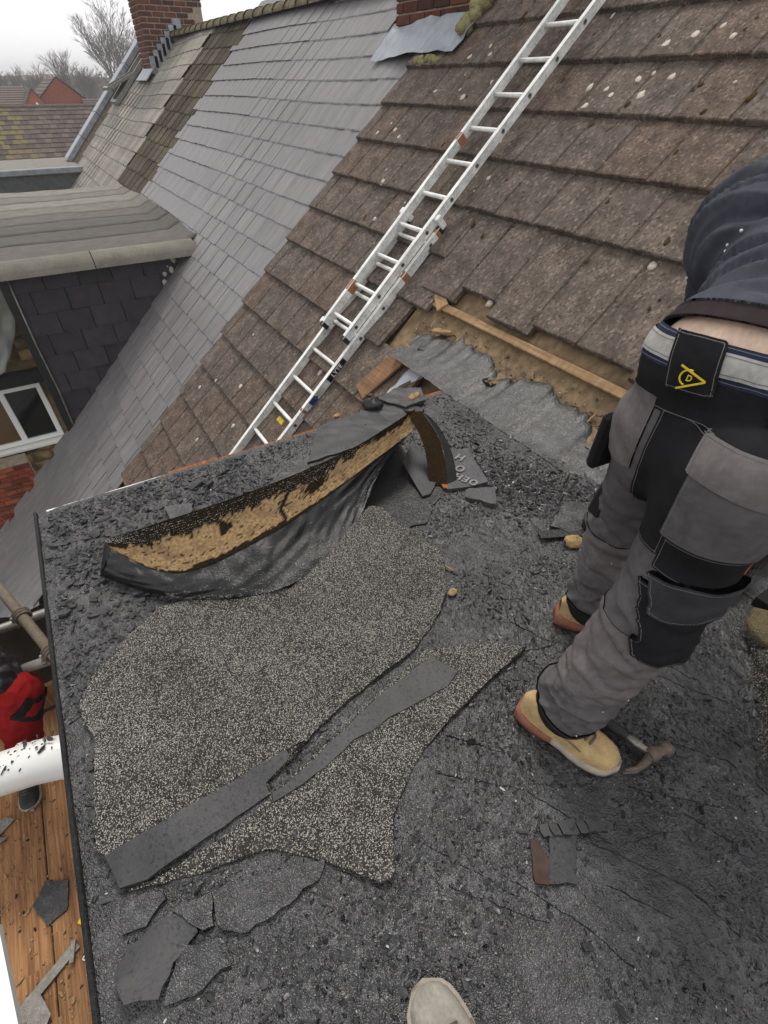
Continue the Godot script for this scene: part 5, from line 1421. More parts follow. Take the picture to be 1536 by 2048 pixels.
	st = fl(); box(st, Vector3(2.0, 0.02, -0.05), Vector3(0.5, 0.05, 0.5)); put(done(st), "opening", mat(Color(0.02, 0.02, 0.02), 0.9), o)
	st = sm_(); sphere(st, Vector3(2.12, 0.24, -0.50), Vector3(0.2, 0.06, 0.12), 12, 8, 0.12); put(done(st), "insulation", M.insul, o)
	st = sm_(); sphere(st, Vector3(1.66, 0.05, -0.14), Vector3(0.10, 0.06, 0.13), 12, 8, 0.16); put(done(st), "insulation", M.insul, o)
	var r := thing("rolled_felt_sheet", "rolled mineral felt sheet standing up at the right edge", "felt sheet")
	st = sm_()
	var rn := noise(66, 4.0, 3)
	var gp: Array[Vector3] = []
	var RPf := func(u: float, v: float) -> Vector3:
		var base := Vector3(1.60, 0.0, -0.24).lerp(Vector3(1.16, 0.0, 0.10), u)
		return base + Vector3(0.12 * v + 0.06 * v * v, 0.30 * v - 0.06 * v * v, 0.10 * v) + Vector3(0.02, 0.0, 0.02) * rn.get_noise_2d(u * 2.0, v * 2.0) + Vector3(0.016 * sin(u * 15.0), 0, 0)
	for i in 30:
		for j in 12: quad(st, RPf.call(i / 30.0, j / 12.0), RPf.call((i + 1) / 30.0, j / 12.0), RPf.call((i + 1) / 30.0, (j + 1) / 12.0), RPf.call(i / 30.0, (j + 1) / 12.0))
	put(done(st), "sheet", M.granules, r)
	for k in 2500: gp.append(RPf.call(rng.randf(), rng.randf()))
	grain_points(gp, r, 0.0016)

# ---------------------------------------------------------------- figures: smooth union of tapered capsules, meshed as surface nets
func field_mesh(bones: Array, cell: float, k: float, disp = null) -> Dictionary:
	var lo := Vector3.ONE * 1e9; var hi := -lo
	for b in bones:
		var r: float = maxf(b[2], b[3]) + k + cell * 2.5
		for p in [b[0], b[1]]:
			lo = lo.min(p - Vector3.ONE * r); hi = hi.max(p + Vector3.ONE * r)
	var nx := int((hi.x - lo.x) / cell) + 2; var ny := int((hi.y - lo.y) / cell) + 2; var nz := int((hi.z - lo.z) / cell) + 2
	var F := PackedFloat32Array(); F.resize(nx * ny * nz); F.fill(1.0)
	for b in bones:
		var r: float = maxf(b[2], b[3]) + k + cell * 2.5
		var a: Vector3 = b[0]; var ab: Vector3 = b[1] - b[0]
		var l2 := maxf(ab.length_squared(), 1e-9)
		var ra: float = b[2]; var rd: float = b[3] - b[2]
		var i0 := ((a.min(b[1]) - Vector3.ONE * r - lo) / cell).floor().max(Vector3.ZERO)
		var i1 := ((a.max(b[1]) + Vector3.ONE * r - lo) / cell).ceil().min(Vector3(nx - 1, ny - 1, nz - 1))
		for z in range(int(i0.z), int(i1.z) + 1):
			for y in range(int(i0.y), int(i1.y) + 1):
				var base := (z * ny + y) * nx
				for x in range(int(i0.x), int(i1.x) + 1):
					var pa := lo + Vector3(x, y, z) * cell - a
					var t := clampf(pa.dot(ab) / l2, 0.0, 1.0)
					var d := (pa - ab * t).length() - ra - rd * t
					var f := F[base + x]
					var h := maxf(k - absf(f - d), 0.0) / k
					F[base + x] = minf(f, d) - h * h * k * 0.25
	var V := PackedVector3Array(); var I := PackedInt32Array()
	var id := {}
	var sx := 1; var sy := nx; var sz := nx * ny
	var co := [0, sx, sy, sx + sy, sz, sx + sz, sy + sz, sx + sy + sz]
	for z in nz - 1:
		for y in ny - 1:
			var base := (z * ny + y) * nx
			for x in nx - 1:
				var i := base + x
				var c0 := F[i] < 0.0
				if (F[i + 1] < 0.0) == c0 and (F[i + sy] < 0.0) == c0 and (F[i + sz] < 0.0) == c0 and (F[i + sx + sy] < 0.0) == c0 and (F[i + sx + sz] < 0.0) == c0 and (F[i + sy + sz] < 0.0) == c0 and (F[i + sx + sy + sz] < 0.0) == c0: continue
				var s := Vector3.ZERO; var n := 0
				for e in [[0, 1], [2, 3], [4, 5], [6, 7], [0, 2], [1, 3], [4, 6], [5, 7], [0, 4], [1, 5], [2, 6], [3, 7]]:
					var fa := F[i + co[e[0]]]; var fb := F[i + co[e[1]]]
					if (fa < 0.0) == (fb < 0.0): continue
					var t := fa / (fa - fb)
					var pa := Vector3(e[0] & 1, (e[0] >> 1) & 1, e[0] >> 2); var pb := Vector3(e[1] & 1, (e[1] >> 1) & 1, e[1] >> 2)
					s += pa.lerp(pb, t); n += 1
				id[i] = V.size()
				V.append(lo + (Vector3(x, y, z) + s / n) * cell)
	for i in id:
		var neg := F[i] < 0.0
		for ax in [[sx, sy, sz], [sy, sz, sx], [sz, sx, sy]]:
			var j: int = i + ax[0]
			if (F[j] < 0.0) == neg: continue
			var a: int = i - ax[1]; var b: int = i - ax[2]; var c: int = i - ax[1] - ax[2]
			if not (id.has(a) and id.has(b) and id.has(c)): continue
			var q := [id[i], id[a], id[c], id[b]]
			if neg: I.append_array(PackedInt32Array([q[0], q[2], q[1], q[0], q[3], q[2]]))
			else: I.append_array(PackedInt32Array([q[0], q[1], q[2], q[0], q[2], q[3]]))
	var g := {"v": V, "i": I}
	normals_of(g)
	if disp != null:
		for q in V.size(): V[q] = V[q] + g.n[q] * disp.call(V[q])
		g.v = V
		normals_of(g)
	return g
func normals_of(g: Dictionary):
	var V: PackedVector3Array = g.v; var I: PackedInt32Array = g.i
	var N := PackedVector3Array(); N.resize(V.size())
	for t in range(0, I.size(), 3):
		var n := (V[I[t + 2]] - V[I[t]]).cross(V[I[t + 1]] - V[I[t]])
		N[I[t]] += n; N[I[t + 1]] += n; N[I[t + 2]] += n
	for q in N.size(): N[q] = N[q].normalized()
	g.n = N
func part_of(g: Dictionary, keep: Callable, off := 0.0, skirt := 0.012, stitch: SurfaceTool = null) -> ArrayMesh:
	# the part of a surface where keep(p) > 0, pushed out by off, with its cut edge turned in
	var V: PackedVector3Array = g.v; var I: PackedInt32Array = g.i; var N: PackedVector3Array = g.n
	var K := PackedFloat32Array(); K.resize(V.size())
	for q in V.size(): K[q] = keep.call(V[q])
	var ov := PackedVector3Array(); var on := PackedVector3Array(); var oi := PackedInt32Array()
	var map := {}
	for t in range(0, I.size(), 3):
		var ids := [I[t], I[t + 1], I[t + 2]]
		var cnt := int(K[ids[0]] > 0) + int(K[ids[1]] > 0) + int(K[ids[2]] > 0)
		if cnt == 0: continue
		var poly := []
		var cut := []
		for e in 3:
			var a: int = ids[e]; var b: int = ids[(e + 1) % 3]
			if K[a] > 0:
				if not map.has(a):
					map[a] = ov.size(); ov.append(V[a] + N[a] * off); on.append(N[a])
				poly.append(map[a])
			if (K[a] > 0) != (K[b] > 0):
				var key := Vector2i(mini(a, b), maxi(a, b))
				if not map.has(key):
					var f: float = K[key.x] / (K[key.x] - K[key.y])
					var n := N[key.x].lerp(N[key.y], f).normalized()
					map[key] = ov.size(); ov.append(V[key.x].lerp(V[key.y], f) + n * off); on.append(n)
				poly.append(map[key]); cut.append(map[key])
		for q in range(1, poly.size() - 1): oi.append_array(PackedInt32Array([poly[0], poly[q], poly[q + 1]]))
		if cut.size() == 2 and skirt > 0.0:
			var s := ov.size()
			for c in cut:
				ov.append(ov[c]); on.append(on[c]); ov.append(ov[c] - on[c] * skirt); on.append(on[c])
			oi.append_array(PackedInt32Array([s, s + 1, s + 3, s, s + 3, s + 2]))
			if stitch != null:                     # a line of thread a few millimetres inside the cut edge
				var pa: Vector3 = ov[cut[0]]; var pb: Vector3 = ov[cut[1]]
				var cen := Vector3.ZERO
				for c in poly: cen += ov[c] / poly.size()
				var nn: Vector3 = (on[cut[0]] + on[cut[1]]).normalized()
				var inn := nn.cross(pb - pa).normalized()
				if inn.dot(cen - pa) < 0.0: inn = -inn
				quad(stitch, pa + inn * 0.005 + nn * 0.0012, pb + inn * 0.005 + nn * 0.0012, pb + inn * 0.0064 + nn * 0.0012, pa + inn * 0.0064 + nn * 0.0012)
	var arr := []; arr.resize(Mesh.ARRAY_MAX)
	arr[Mesh.ARRAY_VERTEX] = ov; arr[Mesh.ARRAY_NORMAL] = on; arr[Mesh.ARRAY_INDEX] = oi
	var m := ArrayMesh.new()
	if oi.size() > 0: m.add_surface_from_arrays(Mesh.PRIMITIVE_TRIANGLES, arr)
	return m
func in_box(p: Vector3, c: Vector3, b: Basis, h: Vector3) -> float:
	var q := b.transposed() * (p - c)
	return minf(h.x - absf(q.x), minf(h.y - absf(q.y), h.z - absf(q.z)))
func near_bone(p: Vector3, a: Vector3, b: Vector3) -> float:      # share of the way along a bone
	return (p - a).dot(b - a) / (b - a).length_squared()

# boots -----------------------------------------------------------
func make_boot(parent: Node, heel: Vector3, toe: Vector3, w: float, upper: Material, gum: Material, sole: Material, high := 1.0):
	var d := (toe - heel); var L := d.length(); d /= L
	var up := (Vector3.UP - d * d.dot(Vector3.UP)).normalized(); var side := d.cross(up)
	var ts := [0.0, 0.05, 0.16, 0.28, 0.40, 0.50, 0.60, 0.70, 0.80, 0.885, 0.945, 0.982, 1.0]
	var hw := [0.20, 0.33, 0.40, 0.41, 0.39, 0.42, 0.46, 0.49, 0.49, 0.455, 0.375, 0.25, 0.09]
	var ht := [0.10, 0.12, 0.137, 0.138, 0.122, 0.104, 0.092, 0.083, 0.076, 0.069, 0.060, 0.052, 0.045]
	var st := sm_()
	var rings := []
	for i in 13:
		var c: Vector3 = heel + d * (L * (0.02 + 0.96 * ts[i]))
		var ring := []
		for k in 13:
			var a := PI * k / 12.0
			var x := cos(a); var y := sin(a)
			var ex: float = signf(x) * pow(absf(x), 0.55) * hw[i] * w
			var ey: float = pow(y, 0.75) * (ht[i] * high - 0.024)
			if i < 4: ex *= 1.0 - 0.25 * y * y
			ring.append(c + side * ex + up * (0.024 + ey))
		rings.append(ring)
	for i in 12:
		for k in 12: quad(st, rings[i][k], rings[i][k + 1], rings[i + 1][k + 1], rings[i + 1][k])
	for i in [0, 12]:
		for k in range(1, 12): tri(st, rings[i][0], rings[i][k], rings[i][k + 1])
	var bt := put(done(st), "boot", upper, parent)
	for part in [[0, 4, gum, "heel_sole"], [4, 12, sole, "sole"]]:
		st = sm_()
		var rr := []
		for i in range(part[0], part[1] + 1):
			var e := 0.008 if i == 12 else (-0.008 if i == 0 else 0.0)
			var c: Vector3 = heel + d * (L * (0.02 + 0.96 * ts[i]) + e)
			var h: float = hw[i] * w * 1.06 + 0.004
			var y1: float = 0.032 if i > 3 else 0.032 + 0.024 * (1.0 - i / 4.0)
			var lift: float = 0.012 * clampf((ts[i] - 0.72) * 4.0, 0, 1)
			var ar := 0.007 if i == 4 or i == 5 else 0.0
			rr.append([c - side * h + up * (y1 + lift * 0.5), c - side * h * 1.03 + up * (y1 * 0.5 + lift), c - side * h * 0.94 + up * (lift + ar), c + side * h * 0.94 + up * (lift + ar), c + side * h * 1.03 + up * (y1 * 0.5 + lift), c + side * h + up * (y1 + lift * 0.5)])
		for i in rr.size() - 1:
			for k in 5: quad(st, rr[i][k], rr[i + 1][k], rr[i + 1][k + 1], rr[i][k + 1])
			quad(st, rr[i][5], rr[i + 1][5], rr[i + 1][0], rr[i][0])
		for i in [0, rr.size() - 1]:
			for k in range(1, 5): tri(st, rr[i][0], rr[i][k], rr[i][k + 1])
		put(done(st), part[3], part[2], bt)
	for k in 4:
		st = sm_()
		var c: Vector3 = heel + d * (L * (0.55 + 0.05 * k)) + up * (ht[6] * high + 0.009 - 0.0045 * k)
		tube(st, [c - side * 0.022 - up * 0.006, c + up * 0.003 + d * 0.006, c + side * 0.022 - up * 0.006], 0.0034, 5); put(done(st), "lace", M.pole, bt)
	st = sm_()
	var sp := []
	for k in 9:
		var t := 0.30 + 0.045 * k
		sp.append(heel + d * (L * t) + side * 0.425 * w * (1.0 + 0.1 * k / 8.0) + up * (0.085 - 0.03 * absf(k / 8.0 - 0.3)))
	tube(st, sp, 0.0022, 4); put(done(st), "seam", M.pole, bt)
	return bt

func build_worker():
	var t := thing("person", "worker bending over in grey and black work trousers, dark top and tan boots", "person")
	var RH := Vector3(0.955, 0.88, -0.305); var LH := Vector3(1.03, 0.88, -0.485)
	var RK := Vector3(0.885, 0.50, -0.295); var LK := Vector3(1.125, 0.50, -0.55)
	var RA := Vector3(0.812, 0.10, -0.335); var LA := Vector3(1.150, 0.10, -0.55)
	var W := Vector3(1.04, 1.03, -0.405)
	var f := Vector3(0.95, 0, -0.31).normalized(); var r := Vector3(0.31, 0, 0.95).normalized()
	var chest := Vector3(1.40, 1.19, -0.505)
	var head := Vector3(1.64, 1.16, -0.62)
	# body
	var shR := chest + r * 0.17 + f * 0.03; var shL := chest - r * 0.17 + f * 0.03
	var elR := shR + Vector3(0.14, -0.26, 0.06); var elL := shL + Vector3(0.16, -0.25, -0.05)
	var waR := elR + Vector3(0.13, -0.2, -0.06); var waL := elL + Vector3(0.12, -0.2, 0.08)
	var bones := [[RH + f * 0.02, LH + f * 0.02, 0.085, 0.085], [W - r * 0.052, W + r * 0.052, 0.113, 0.113], [W, W.lerp(chest, 0.5), 0.116, 0.110], [W.lerp(chest, 0.5), chest, 0.112, 0.115], [chest - r * 0.1, chest + r * 0.1, 0.10, 0.10], [chest, chest.lerp(head, 0.6), 0.07, 0.058], [chest.lerp(head, 0.6), head, 0.058, 0.06], [head, head + f * 0.05 - Vector3(0, 0.03, 0), 0.092, 0.078], [head + f * 0.1 - Vector3(0, 0.02, 0), head + f * 0.12 - Vector3(0, 0.03, 0), 0.02, 0.016], [shR, elR, 0.052, 0.043], [elR, waR, 0.042, 0.03], [shL, elL, 0.052, 0.043], [elL, waL, 0.042, 0.03], [RH, RK, 0.07, 0.055], [RK, RA, 0.052, 0.038], [LH, LK, 0.068, 0.055], [LK, LA, 0.05, 0.038]]
	for w in [[waR, 1.0], [waL, -1.0]]:
		bones.append([w[0], w[0] + Vector3(0.05, -0.07, 0), 0.034, 0.036])
		for k in 4:
			var a: Vector3 = w[0] + Vector3(0.05, -0.08, 0) + r * (k - 1.5) * 0.02
			bones.append([a, a + Vector3(0.02, -0.04, 0), 0.010, 0.009]); bones.append([a + Vector3(0.02, -0.04, 0), a + Vector3(0.01, -0.075 + 0.006 * absf(k - 1.5), 0), 0.009, 0.008])
		bones.append([w[0] + Vector3(0.03, -0.03, 0) - r * 0.03 * w[1], w[0] + Vector3(0.055, -0.075, 0) - r * 0.05 * w[1], 0.011, 0.009])
	var gb := field_mesh(bones, 0.013, 0.03)
	put(part_of(gb, func(p): return 1.0), "body", M.skin, t)
	# trousers with folds
	var fa := noise(71, 7.0, 2); var fb := noise(72, 20.0, 2)
	var trou := [[RH, LH, 0.118, 0.112], [RH - f * 0.045 + Vector3(0, 0.02, 0), RH - f * 0.05 - Vector3(0, 0.06, 0), 0.098, 0.092], [LH - f * 0.045 + Vector3(0, 0.02, 0), LH - f * 0.05 - Vector3(0, 0.06, 0), 0.088, 0.084], [W - r * 0.055, W + r * 0.055, 0.124, 0.124], [RH, RK, 0.106, 0.086], [RK, RA + Vector3(0.004, 0.06, 0), 0.084, 0.076], [RA + Vector3(0.004, 0.06, 0), RA + Vector3(-0.002, 0.02, 0.0), 0.080, 0.080], [LH, LK, 0.094, 0.078], [LK, LA + Vector3(0, 0.06, 0), 0.08, 0.068], [LA + Vector3(0, 0.06, 0), LA + Vector3(0, 0.02, 0), 0.07, 0.07]]
	var fold := func(p: Vector3) -> float:
		var low := clampf((0.85 - p.y) * 2.0, 0.15, 1.0)
		var a := fa.get_noise_3d(p.x * 0.7, p.y * 1.6 + p.z * 0.7, p.z * 0.7)
		var b := fb.get_noise_3d(p.x * 0.5, p.y * 0.9 + p.x * 0.4, p.z * 0.5)
		var knee := exp(-pow((p.y - 0.55) / 0.12, 2.0)) + 1.4 * exp(-pow((p.y - 0.18) / 0.09, 2.0))
		return (absf(a) * -0.034 + 0.011) * low * smoothstep(0.08, 0.20, p.y) + (absf(b) * -0.026 + 0.008) * (0.25 + knee * (1.0 if p.y < 0.4 else 0.45)) * low * smoothstep(0.10, 0.20, p.y)
	var gt := field_mesh(trou, 0.0095, 0.035, fold)
	var up := Vector3(0.16, 0.98, -0.04).normalized()
	var H := func(p: Vector3) -> float: return (p - W).dot(up) - 0.03      # height above the waist line
	var UU := func(p: Vector3) -> float: return (p - W).dot(r)
	var BK := func(p: Vector3) -> float: return -(p - W).dot(f)
	var tr := put(part_of(gt, func(p): return minf(0.030 - H.call(p), p.y - 0.075)), "trousers", M.cloth_grey, t)
	var pan := func(called: String, m: Material, off: float, keep: Callable):
		var sst := fl(); put(part_of(gt, keep, off, off + 0.004, sst), called, m, tr)
		put(done(sst), "stitching", M.thread, tr).set_meta("kind", "stuff")
	pan.call("yoke", M.cloth_black, 0.003, func(p): return minf(-0.003 - H.call(p), H.call(p) + 0.115 + 0.05 * UU.call(p)))
	pan.call("waistband", M.navy, 0.005, func(p): return minf(0.030 - H.call(p), H.call(p) + 0.030))
	pan.call("belt", M.belt, 0.008, func(p): return minf(0.018 - H.call(p), H.call(p) + 0.018))
	pan.call("centre_seat", M.cloth_black, 0.003, func(p): return minf(minf(0.055 - absf(UU.call(p) + 0.035), -0.10 - H.call(p)), minf(H.call(p) + 0.36, BK.call(p) + 0.05)))
	pan.call("label_patch", M.cloth_black, 0.012, func(p): return minf(minf(0.041 - absf(UU.call(p) + 0.068 + 0.2 * H.call(p)), 0.032 - H.call(p)), minf(H.call(p) + 0.056, BK.call(p))))
	pan.call("belt_loop", M.cloth_black, 0.011, func(p): return minf(minf(0.012 - absf(UU.call(p) - 0.085), 0.032 - H.call(p)), minf(H.call(p) + 0.075, BK.call(p))))
	pan.call("back_pocket_flap", M.cloth_panel, 0.011, func(p): return minf(minf(UU.call(p) - 0.005, 0.23 - UU.call(p)), minf(-0.105 - H.call(p) - 0.06 * UU.call(p), minf(H.call(p) + 0.165 + 0.12 * UU.call(p), BK.call(p) + 0.06))))
	pan.call("back_pocket", M.cloth_grey, 0.006, func(p): return minf(minf(UU.call(p) - 0.01, 0.21 - UU.call(p)), minf(-0.12 - H.call(p), minf(H.call(p) + 0.30, BK.call(p) + 0.06))))
	pan.call("side_pocket", M.cloth_panel, 0.005, func(p): return minf(minf(-0.105 - UU.call(p), UU.call(p) + 0.2), minf(-0.085 - H.call(p), minf(H.call(p) + 0.25, BK.call(p) + 0.075))))
	var th := (RK - RH).normalized()
	pan.call("thigh_panel", M.cloth_black, 0.004, func(p): return minf(minf(UU.call(p) - 0.02, -0.30 - H.call(p)), minf(H.call(p) + 0.395 - 0.1 * absf(UU.call(p) - 0.1), minf(BK.call(p) - 0.005, 0.19 - UU.call(p)))))
	var cx := Vector3(0.918, 0, 0.375).normalized()
	var cb := Basis(cx, -th, cx.cross(-th)).orthonormalized()
	pan.call("cargo_pocket", M.cloth_black, 0.012, func(p): return in_box(p, Vector3(0.86, 0.585, -0.215), cb, Vector3(0.075, 0.095, 0.10)))
	pan.call("cargo_flap", M.cloth_mid, 0.020, func(p): return in_box(p, Vector3(0.875, 0.665, -0.215), cb, Vector3(0.08, 0.045, 0.10)))
	pan.call("shin_patch", M.cloth_panel, 0.003, func(p): var s := near_bone(p, RK, RA); return minf(minf(s + 0.02, 0.58 - s - 0.25 * ((p - RK).dot(Vector3(0.854, 0, 0.52)))), minf(0.14 - (p - RK).length() * 0.0 - absf((p - RK).dot(r) + 0.0) * 0.5, 0.2 - p.distance_to(RK.lerp(RA, 0.3)))) if p.distance_to(LK.lerp(LA, clampf(near_bone(p, LK, LA), 0, 1))) > 0.12 else -1.0)
	pan.call("knee_patch", M.cloth_panel, 0.003, func(p): var s := near_bone(p, LK, LA); return minf(s - 0.02, 0.42 - s) if p.distance_to(RK.lerp(RA, clampf(near_bone(p, RK, RA), 0, 1))) > 0.14 else -1.0)
	pan.call("cuff", M.cloth_black, 0.004, func(p): return minf(0.15 - p.y + 0.35 * (p - RA).dot(Vector3(0.3, 0, -0.95)), 0.16 - Vector2(p.x - RA.x, p.z - RA.z).length()))
	pan.call("cuff", M.cloth_black, 0.004, func(p): return minf(0.15 - p.y, 0.13 - Vector2(p.x - LA.x, p.z - LA.z).length()))
	# yellow emblem on the patch and bar tacks
	var eb := Basis(r, up, -f).orthonormalized()
	var ec := W - r * 0.060 - f * 0.146 + up * 0.026
	var e := fl()
	for q in [[-0.028, 0.018, 0.022, 0.0], [-0.022, -0.022, 0.022, 0.0]]:
		bar(e, ec + eb * Vector3(q[0] + 0.004, q[1], 0.004), ec + eb * Vector3(q[2], q[3], 0.004), 0.003, 0.003, eb.z)
	var ring := []
	for k in 11: ring.append(ec + eb * Vector3(-0.006 + cos(PI * 0.42 + k * 0.32) * 0.0135, sin(PI * 0.42 + k * 0.32) * 0.0135, 0.004))
	tube(e, ring, 0.0016, 5)
	put(done(e), "emblem", M.yellow, tr)
	var tm := TextMesh.new(); tm.text = "D"; tm.font_size = 24; tm.pixel_size = 0.0006; tm.depth = 0.002
	var em := put(tm, "emblem_letter", M.yellow, tr); em.transform = Transform3D(eb, ec + eb * Vector3(-0.004, 0, 0.004))
	var tg := fl(); box(tg, Vector3(0.985, 0.935, -0.165), Vector3(0.012, 0.075, 0.004), eb * Basis(Vector3.BACK, -0.45), 0.001); var tgo := put(done(tg), "pocket_tag", M.black, tr)
	var tt := TextMesh.new(); tt.text = "DUNLOP"; tt.font_size = 16; tt.pixel_size = 0.0009; tt.depth = 0.001
	var tgt := put(tt, "tag_lettering", M.yellow, tgo); tgt.transform = Transform3D(eb * Basis(Vector3.BACK, 1.12), Vector3(0.985, 0.935, -0.165) + eb.z * 0.003)
	# shirt: inner dark layer and navy top, ridden up at the back
	var sh := [[W.lerp(chest, 0.0) - r * 0.05, W + r * 0.05, 0.138, 0.138], [W, W.lerp(chest, 0.5), 0.138, 0.138], [W.lerp(chest, 0.5) + Vector3(0, 0.0, 0), chest, 0.138, 0.150], [chest - r * 0.11, chest + r * 0.11, 0.145, 0.145], [chest, chest.lerp(head, 0.55), 0.11, 0.075], [shR, elR, 0.085, 0.068], [elR, waR.lerp(elR, 0.1), 0.065, 0.05], [shL, elL, 0.085, 0.068], [elL, waL.lerp(elL, 0.1), 0.065, 0.05]]
	var sn := noise(74, 4.0, 2)
	var ax := (chest - W).normalized()
	var gs := field_mesh(sh, 0.0105, 0.04, func(p): var q: float = (p - W).dot(ax); return (absf(sn.get_noise_3d(p.x * 0.7 + q * 2.2, q * 3.0, p.z * 0.6)) * -0.055 + 0.018) * clampf(q * 5.0 + 0.1, 0.1, 1.0))
	var HS := func(p: Vector3) -> float: return (p - W).dot(ax.lerp(up, 0.55).normalized())
	var top := put(part_of(gs, func(p): return HS.call(p) - 0.085 - 0.02 * UU.call(p)), "top", M.shirt, t)
	put(part_of(gs, func(p): return minf(minf(HS.call(p) - 0.048 + 0.03 * UU.call(p), 0.105 - HS.call(p)), 0.26 - p.distance_to(W)), -0.005, 0.006), "undershirt_hem", M.under, t)
	for k in 60:
		var vi: int = rng.randi() % gs.v.size()
		var p: Vector3 = gs.v[vi]
		if (p - W).dot(ax) < 0.13 or (p - chest).dot(f) > 0.02: continue
		var st := sm_(); sphere(st, p + gs.n[vi] * 0.001, Vector3.ONE * rng.randf_range(0.0015, 0.004), 5, 4, 0.3); put(done(st), "paint_speck", M.paint, top)
	for k in 45:
		var vi: int = rng.randi() % gt.v.size()
		var p: Vector3 = gt.v[vi]
		if p.y > 0.5: continue
		var st := sm_(); sphere(st, p + gt.n[vi] * 0.004, Vector3.ONE * rng.randf_range(0.001, 0.003), 5, 4, 0.3); put(done(st), "paint_speck", M.paint, tr)
	# hair
	var gh := field_mesh([[head + Vector3(-0.015, 0.03, 0), head + f * 0.03 + Vector3(0, 0.035, 0), 0.09, 0.085]], 0.012, 0.02)
	put(part_of(gh, func(p): return 1.0), "hair", mat(Color(0.2, 0.15, 0.11), 0.8), t)
	# boots
	make_boot(t, Vector3(0.743, 0.004, -0.440), Vector3(0.853, 0.0, -0.165), 0.102, M.boot, M.gum, M.sole)
	make_boot(t, Vector3(1.092, 0.002, -0.632), Vector3(1.290, 0.0, -0.43), 0.10, M.boot, M.gum, M.sole)
	# tool pouch hanging at the far hip
	var pc := LH - r * 0.125 + f * 0.03 + Vector3(0, -0.10, 0)
	var ps := fl(); box(ps, pc, Vector3(0.035, 0.15, 0.08), Basis(Vector3(0, 0, 1), Vector3(0.1, 1, 0).normalized(), Vector3(-1, 0.1, 0).normalized()).orthonormalized(), 0.012); var po := put(done(ps), "holster_pouch", M.cloth_black, t)
	ps = fl(); box(ps, pc + Vector3(0.02, -0.17, 0.0) + r * 0.03, Vector3(0.03, 0.15, 0.045), Basis(Vector3.RIGHT, 0.15), 0.008); put(done(ps), "tool_loop", M.black, po)
	for k in 2:
		var sg := sm_(); tube(sg, [pc + Vector3(-0.03, -0.12 - 0.07 * k, -0.03), pc + Vector3(-0.045, -0.11 - 0.07 * k, -0.045), pc + Vector3(-0.04, -0.14 - 0.07 * k, -0.05)], 0.004, 6); put(done(sg), "clip", M.steel, po)
	var bk := fl(); box(bk, W - r * 0.165 - f * 0.03 + Vector3(0, -0.005, 0), Vector3(0.012, 0.07, 0.02), Basis(r, 0.5) * Basis(f, 0.25), 0.005); put(done(bk), "belt_buckle", M.belt, t)

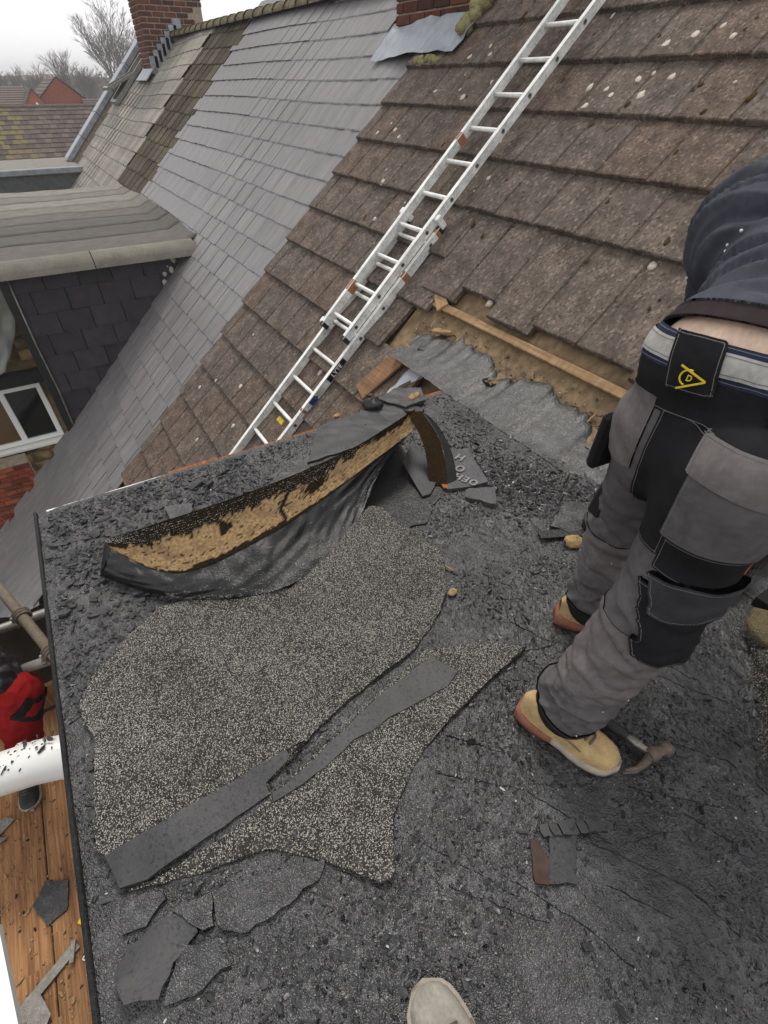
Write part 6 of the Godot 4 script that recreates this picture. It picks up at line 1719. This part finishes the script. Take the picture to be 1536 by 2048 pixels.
func build_scaffolder():
	var t := thing("person", "person in red trousers and dark jacket on the scaffold at the left edge", "person")
	var H := Vector3(-1.0, -1.12, -2.29); var K := Vector3(-1.10, -1.50, -2.18); var A := Vector3(-1.232, -1.80, -2.24)
	var H2 := Vector3(-1.22, -1.12, -2.40); var K2 := Vector3(-1.45, -1.48, -2.30); var A2 := Vector3(-1.55, -1.80, -2.42)
	var S := Vector3(-1.27, -0.70, -2.62); var head := Vector3(-1.45, -0.52, -2.72)
	var n := noise(77, 9.0, 2)
	var g := field_mesh([[H, H2, 0.135, 0.135], [H, K, 0.115, 0.085], [K, A, 0.08, 0.066], [H2, K2, 0.115, 0.085], [K2, A2, 0.08, 0.066]], 0.014, 0.03, func(p): return absf(n.get_noise_3d(p.x, p.y * 1.3, p.z)) * -0.02 + 0.006)
	put(part_of(g, func(p): return 1.0), "trousers", M.red, t)
	var mid := H.lerp(H2, 0.5)
	put(part_of(g, func(p): return in_box(p, Vector3(-0.93, -1.18, -2.18), Basis(Vector3(0, 0, 1), 0.5), Vector3(0.06, 0.10, 0.12)), 0.012, 0.014), "pocket_flap", M.cloth_black, t)
	put(part_of(g, func(p): return in_box(p, Vector3(-0.93, -1.15, -2.17), Basis(Vector3(0, 0, 1), 0.5), Vector3(0.035, 0.03, 0.12)), 0.02, 0.02), "pocket_trim", M.red, t)
	put(part_of(g, func(p): return minf(0.02 - absf(p.y + 1.765), 1.0), 0.003, 0.006), "trouser_stripe", M.paint, t)
	put(part_of(g, func(p): return -1.785 - p.y, 0.003, 0.006), "trouser_cuff", M.cloth_black, t)
	var jn := noise(78, 7.0, 2)
	var g2 := field_mesh([[mid + Vector3(0.03, 0.10, -0.02), S, 0.155, 0.16], [S, S + Vector3(0.10, -0.02, -0.10), 0.13, 0.11], [S + Vector3(0.12, -0.04, -0.10), S + Vector3(0.05, -0.30, -0.22), 0.075, 0.06], [S + Vector3(-0.12, 0, 0.1), S + Vector3(-0.25, -0.28, 0.05), 0.075, 0.06]], 0.014, 0.04, func(p): return absf(jn.get_noise_3d(p.x, p.y * 1.4, p.z)) * -0.04 + 0.012)
	put(part_of(g2, func(p): return 1.0), "jacket", M.jacket, t)
	var g3 := field_mesh([[S, head, 0.055, 0.06], [head, head + Vector3(-0.04, -0.02, -0.01), 0.09, 0.08], [S + Vector3(0.05, -0.30, -0.22), S + Vector3(0.03, -0.38, -0.26), 0.03, 0.025], [S + Vector3(-0.25, -0.28, 0.05), S + Vector3(-0.3, -0.36, 0.05), 0.03, 0.025], [mid, S, 0.12, 0.12]], 0.014, 0.03)
	put(part_of(g3, func(p): return 1.0), "body", M.skin, t)
	var g4 := field_mesh([[head + Vector3(0.02, 0.03, 0), head + Vector3(-0.02, 0.035, 0), 0.09, 0.085]], 0.014, 0.02)
	put(part_of(g4, func(p): return 1.0), "hair", mat(Color(0.16, 0.12, 0.1), 0.8), t)
	make_boot(t, Vector3(-1.235, -1.898, -2.36), Vector3(-1.24, -1.9, -2.055), 0.11, M.black, M.sole, M.sole, 0.85)
	make_boot(t, Vector3(-1.55, -1.898, -2.52), Vector3(-1.6, -1.9, -2.23), 0.11, M.black, M.sole, M.sole, 0.85)

func build_tools():
	var h := thing("claw_hammer", "claw hammer with black handle and rusty head lying by the tan boot", "hammer")
	var a := Vector3(0.895, 0.03, -0.385); var b := Vector3(0.960, 0.026, -0.138)
	var st := sm_(); tube(st, [a, a.lerp(b, 0.15), a.lerp(b, 0.5), a.lerp(b, 0.72)], [0.018, 0.020, 0.018, 0.015], 10); put(done(st), "grip", M.rubber, h)
	st = sm_(); tube(st, [a.lerp(b, 0.70), b], [0.0125, 0.0115], 8); put(done(st), "shaft", M.steel, h)
	st = sm_(); tube(st, [a.lerp(b, 0.40), a.lerp(b, 0.45)], 0.0205, 10); put(done(st), "pink_tape", M.pink, h)
	var hd := (Vector3(1.022, 0.02, -0.118) - Vector3(0.872, 0.02, -0.150)).normalized()
	st = sm_()
	tube(st, [b - hd * 0.012, b + hd * 0.012, b + hd * 0.022, b + hd * 0.036, b + hd * 0.038, b + hd * 0.060], [0.020, 0.019, 0.014, 0.014, 0.020, 0.019], 12); put(done(st), "head", M.rust, h)
	for s in [-1.0, 1.0]:
		st = sm_()
		var pd := Vector3(-hd.z, 0, hd.x)
		tube(st, [b - hd * 0.006, b - hd * 0.035 + pd * 0.012 + Vector3(0, 0.007 * s, 0), b - hd * 0.07 + pd * 0.018 + Vector3(0, 0.009 * s, 0), b - hd * 0.105 + pd * 0.012 + Vector3(0, 0.010 * s, 0)], [0.014, 0.0105, 0.0075, 0.002], 7); put(done(st), "claw", M.rust, h)
	var m := thing("tape_measure", "black and yellow tape measure on the felt by the far leg", "tape measure", Vector3(1.565, 0.0, -0.905))
	st = fl(); box(st, Vector3(0, 0.034, 0), Vector3(0.075, 0.066, 0.04), Basis(Vector3.UP, 0.6), 0.014); put(done(st), "case", M.rubber, m)
	st = sm_()
	var ring := []
	for k in 13: ring.append(Basis(Vector3.UP, 0.6) * Vector3(cos(TAU * k / 12) * 0.024, 0.036 + sin(TAU * k / 12) * 0.022, 0.021))
	tube(st, ring, 0.005, 6, false); put(done(st), "yellow_ring", M.yellow, m)
	st = fl(); bar(st, Vector3(-0.16, 0.02, -0.03), Vector3(0.02, 0.012, 0.05), 0.045, 0.006); var sp := put(done(st), "felt_sliver", M.felt_dark, self, Vector3(1.50, 0.0, -0.93)); tag(sp, "dark felt sliver lying beside the tape measure", "sliver")
	# the viewer's own boot at the lower edge
	var v := thing("work_boot", "toe of a dusty grey boot at the bottom edge", "boot")
	make_boot(v, Vector3(0.165, 0.006, 0.205), Vector3(0.135, 0.004, -0.088), 0.105, M.greyboot, M.sole, M.sole, 0.95)
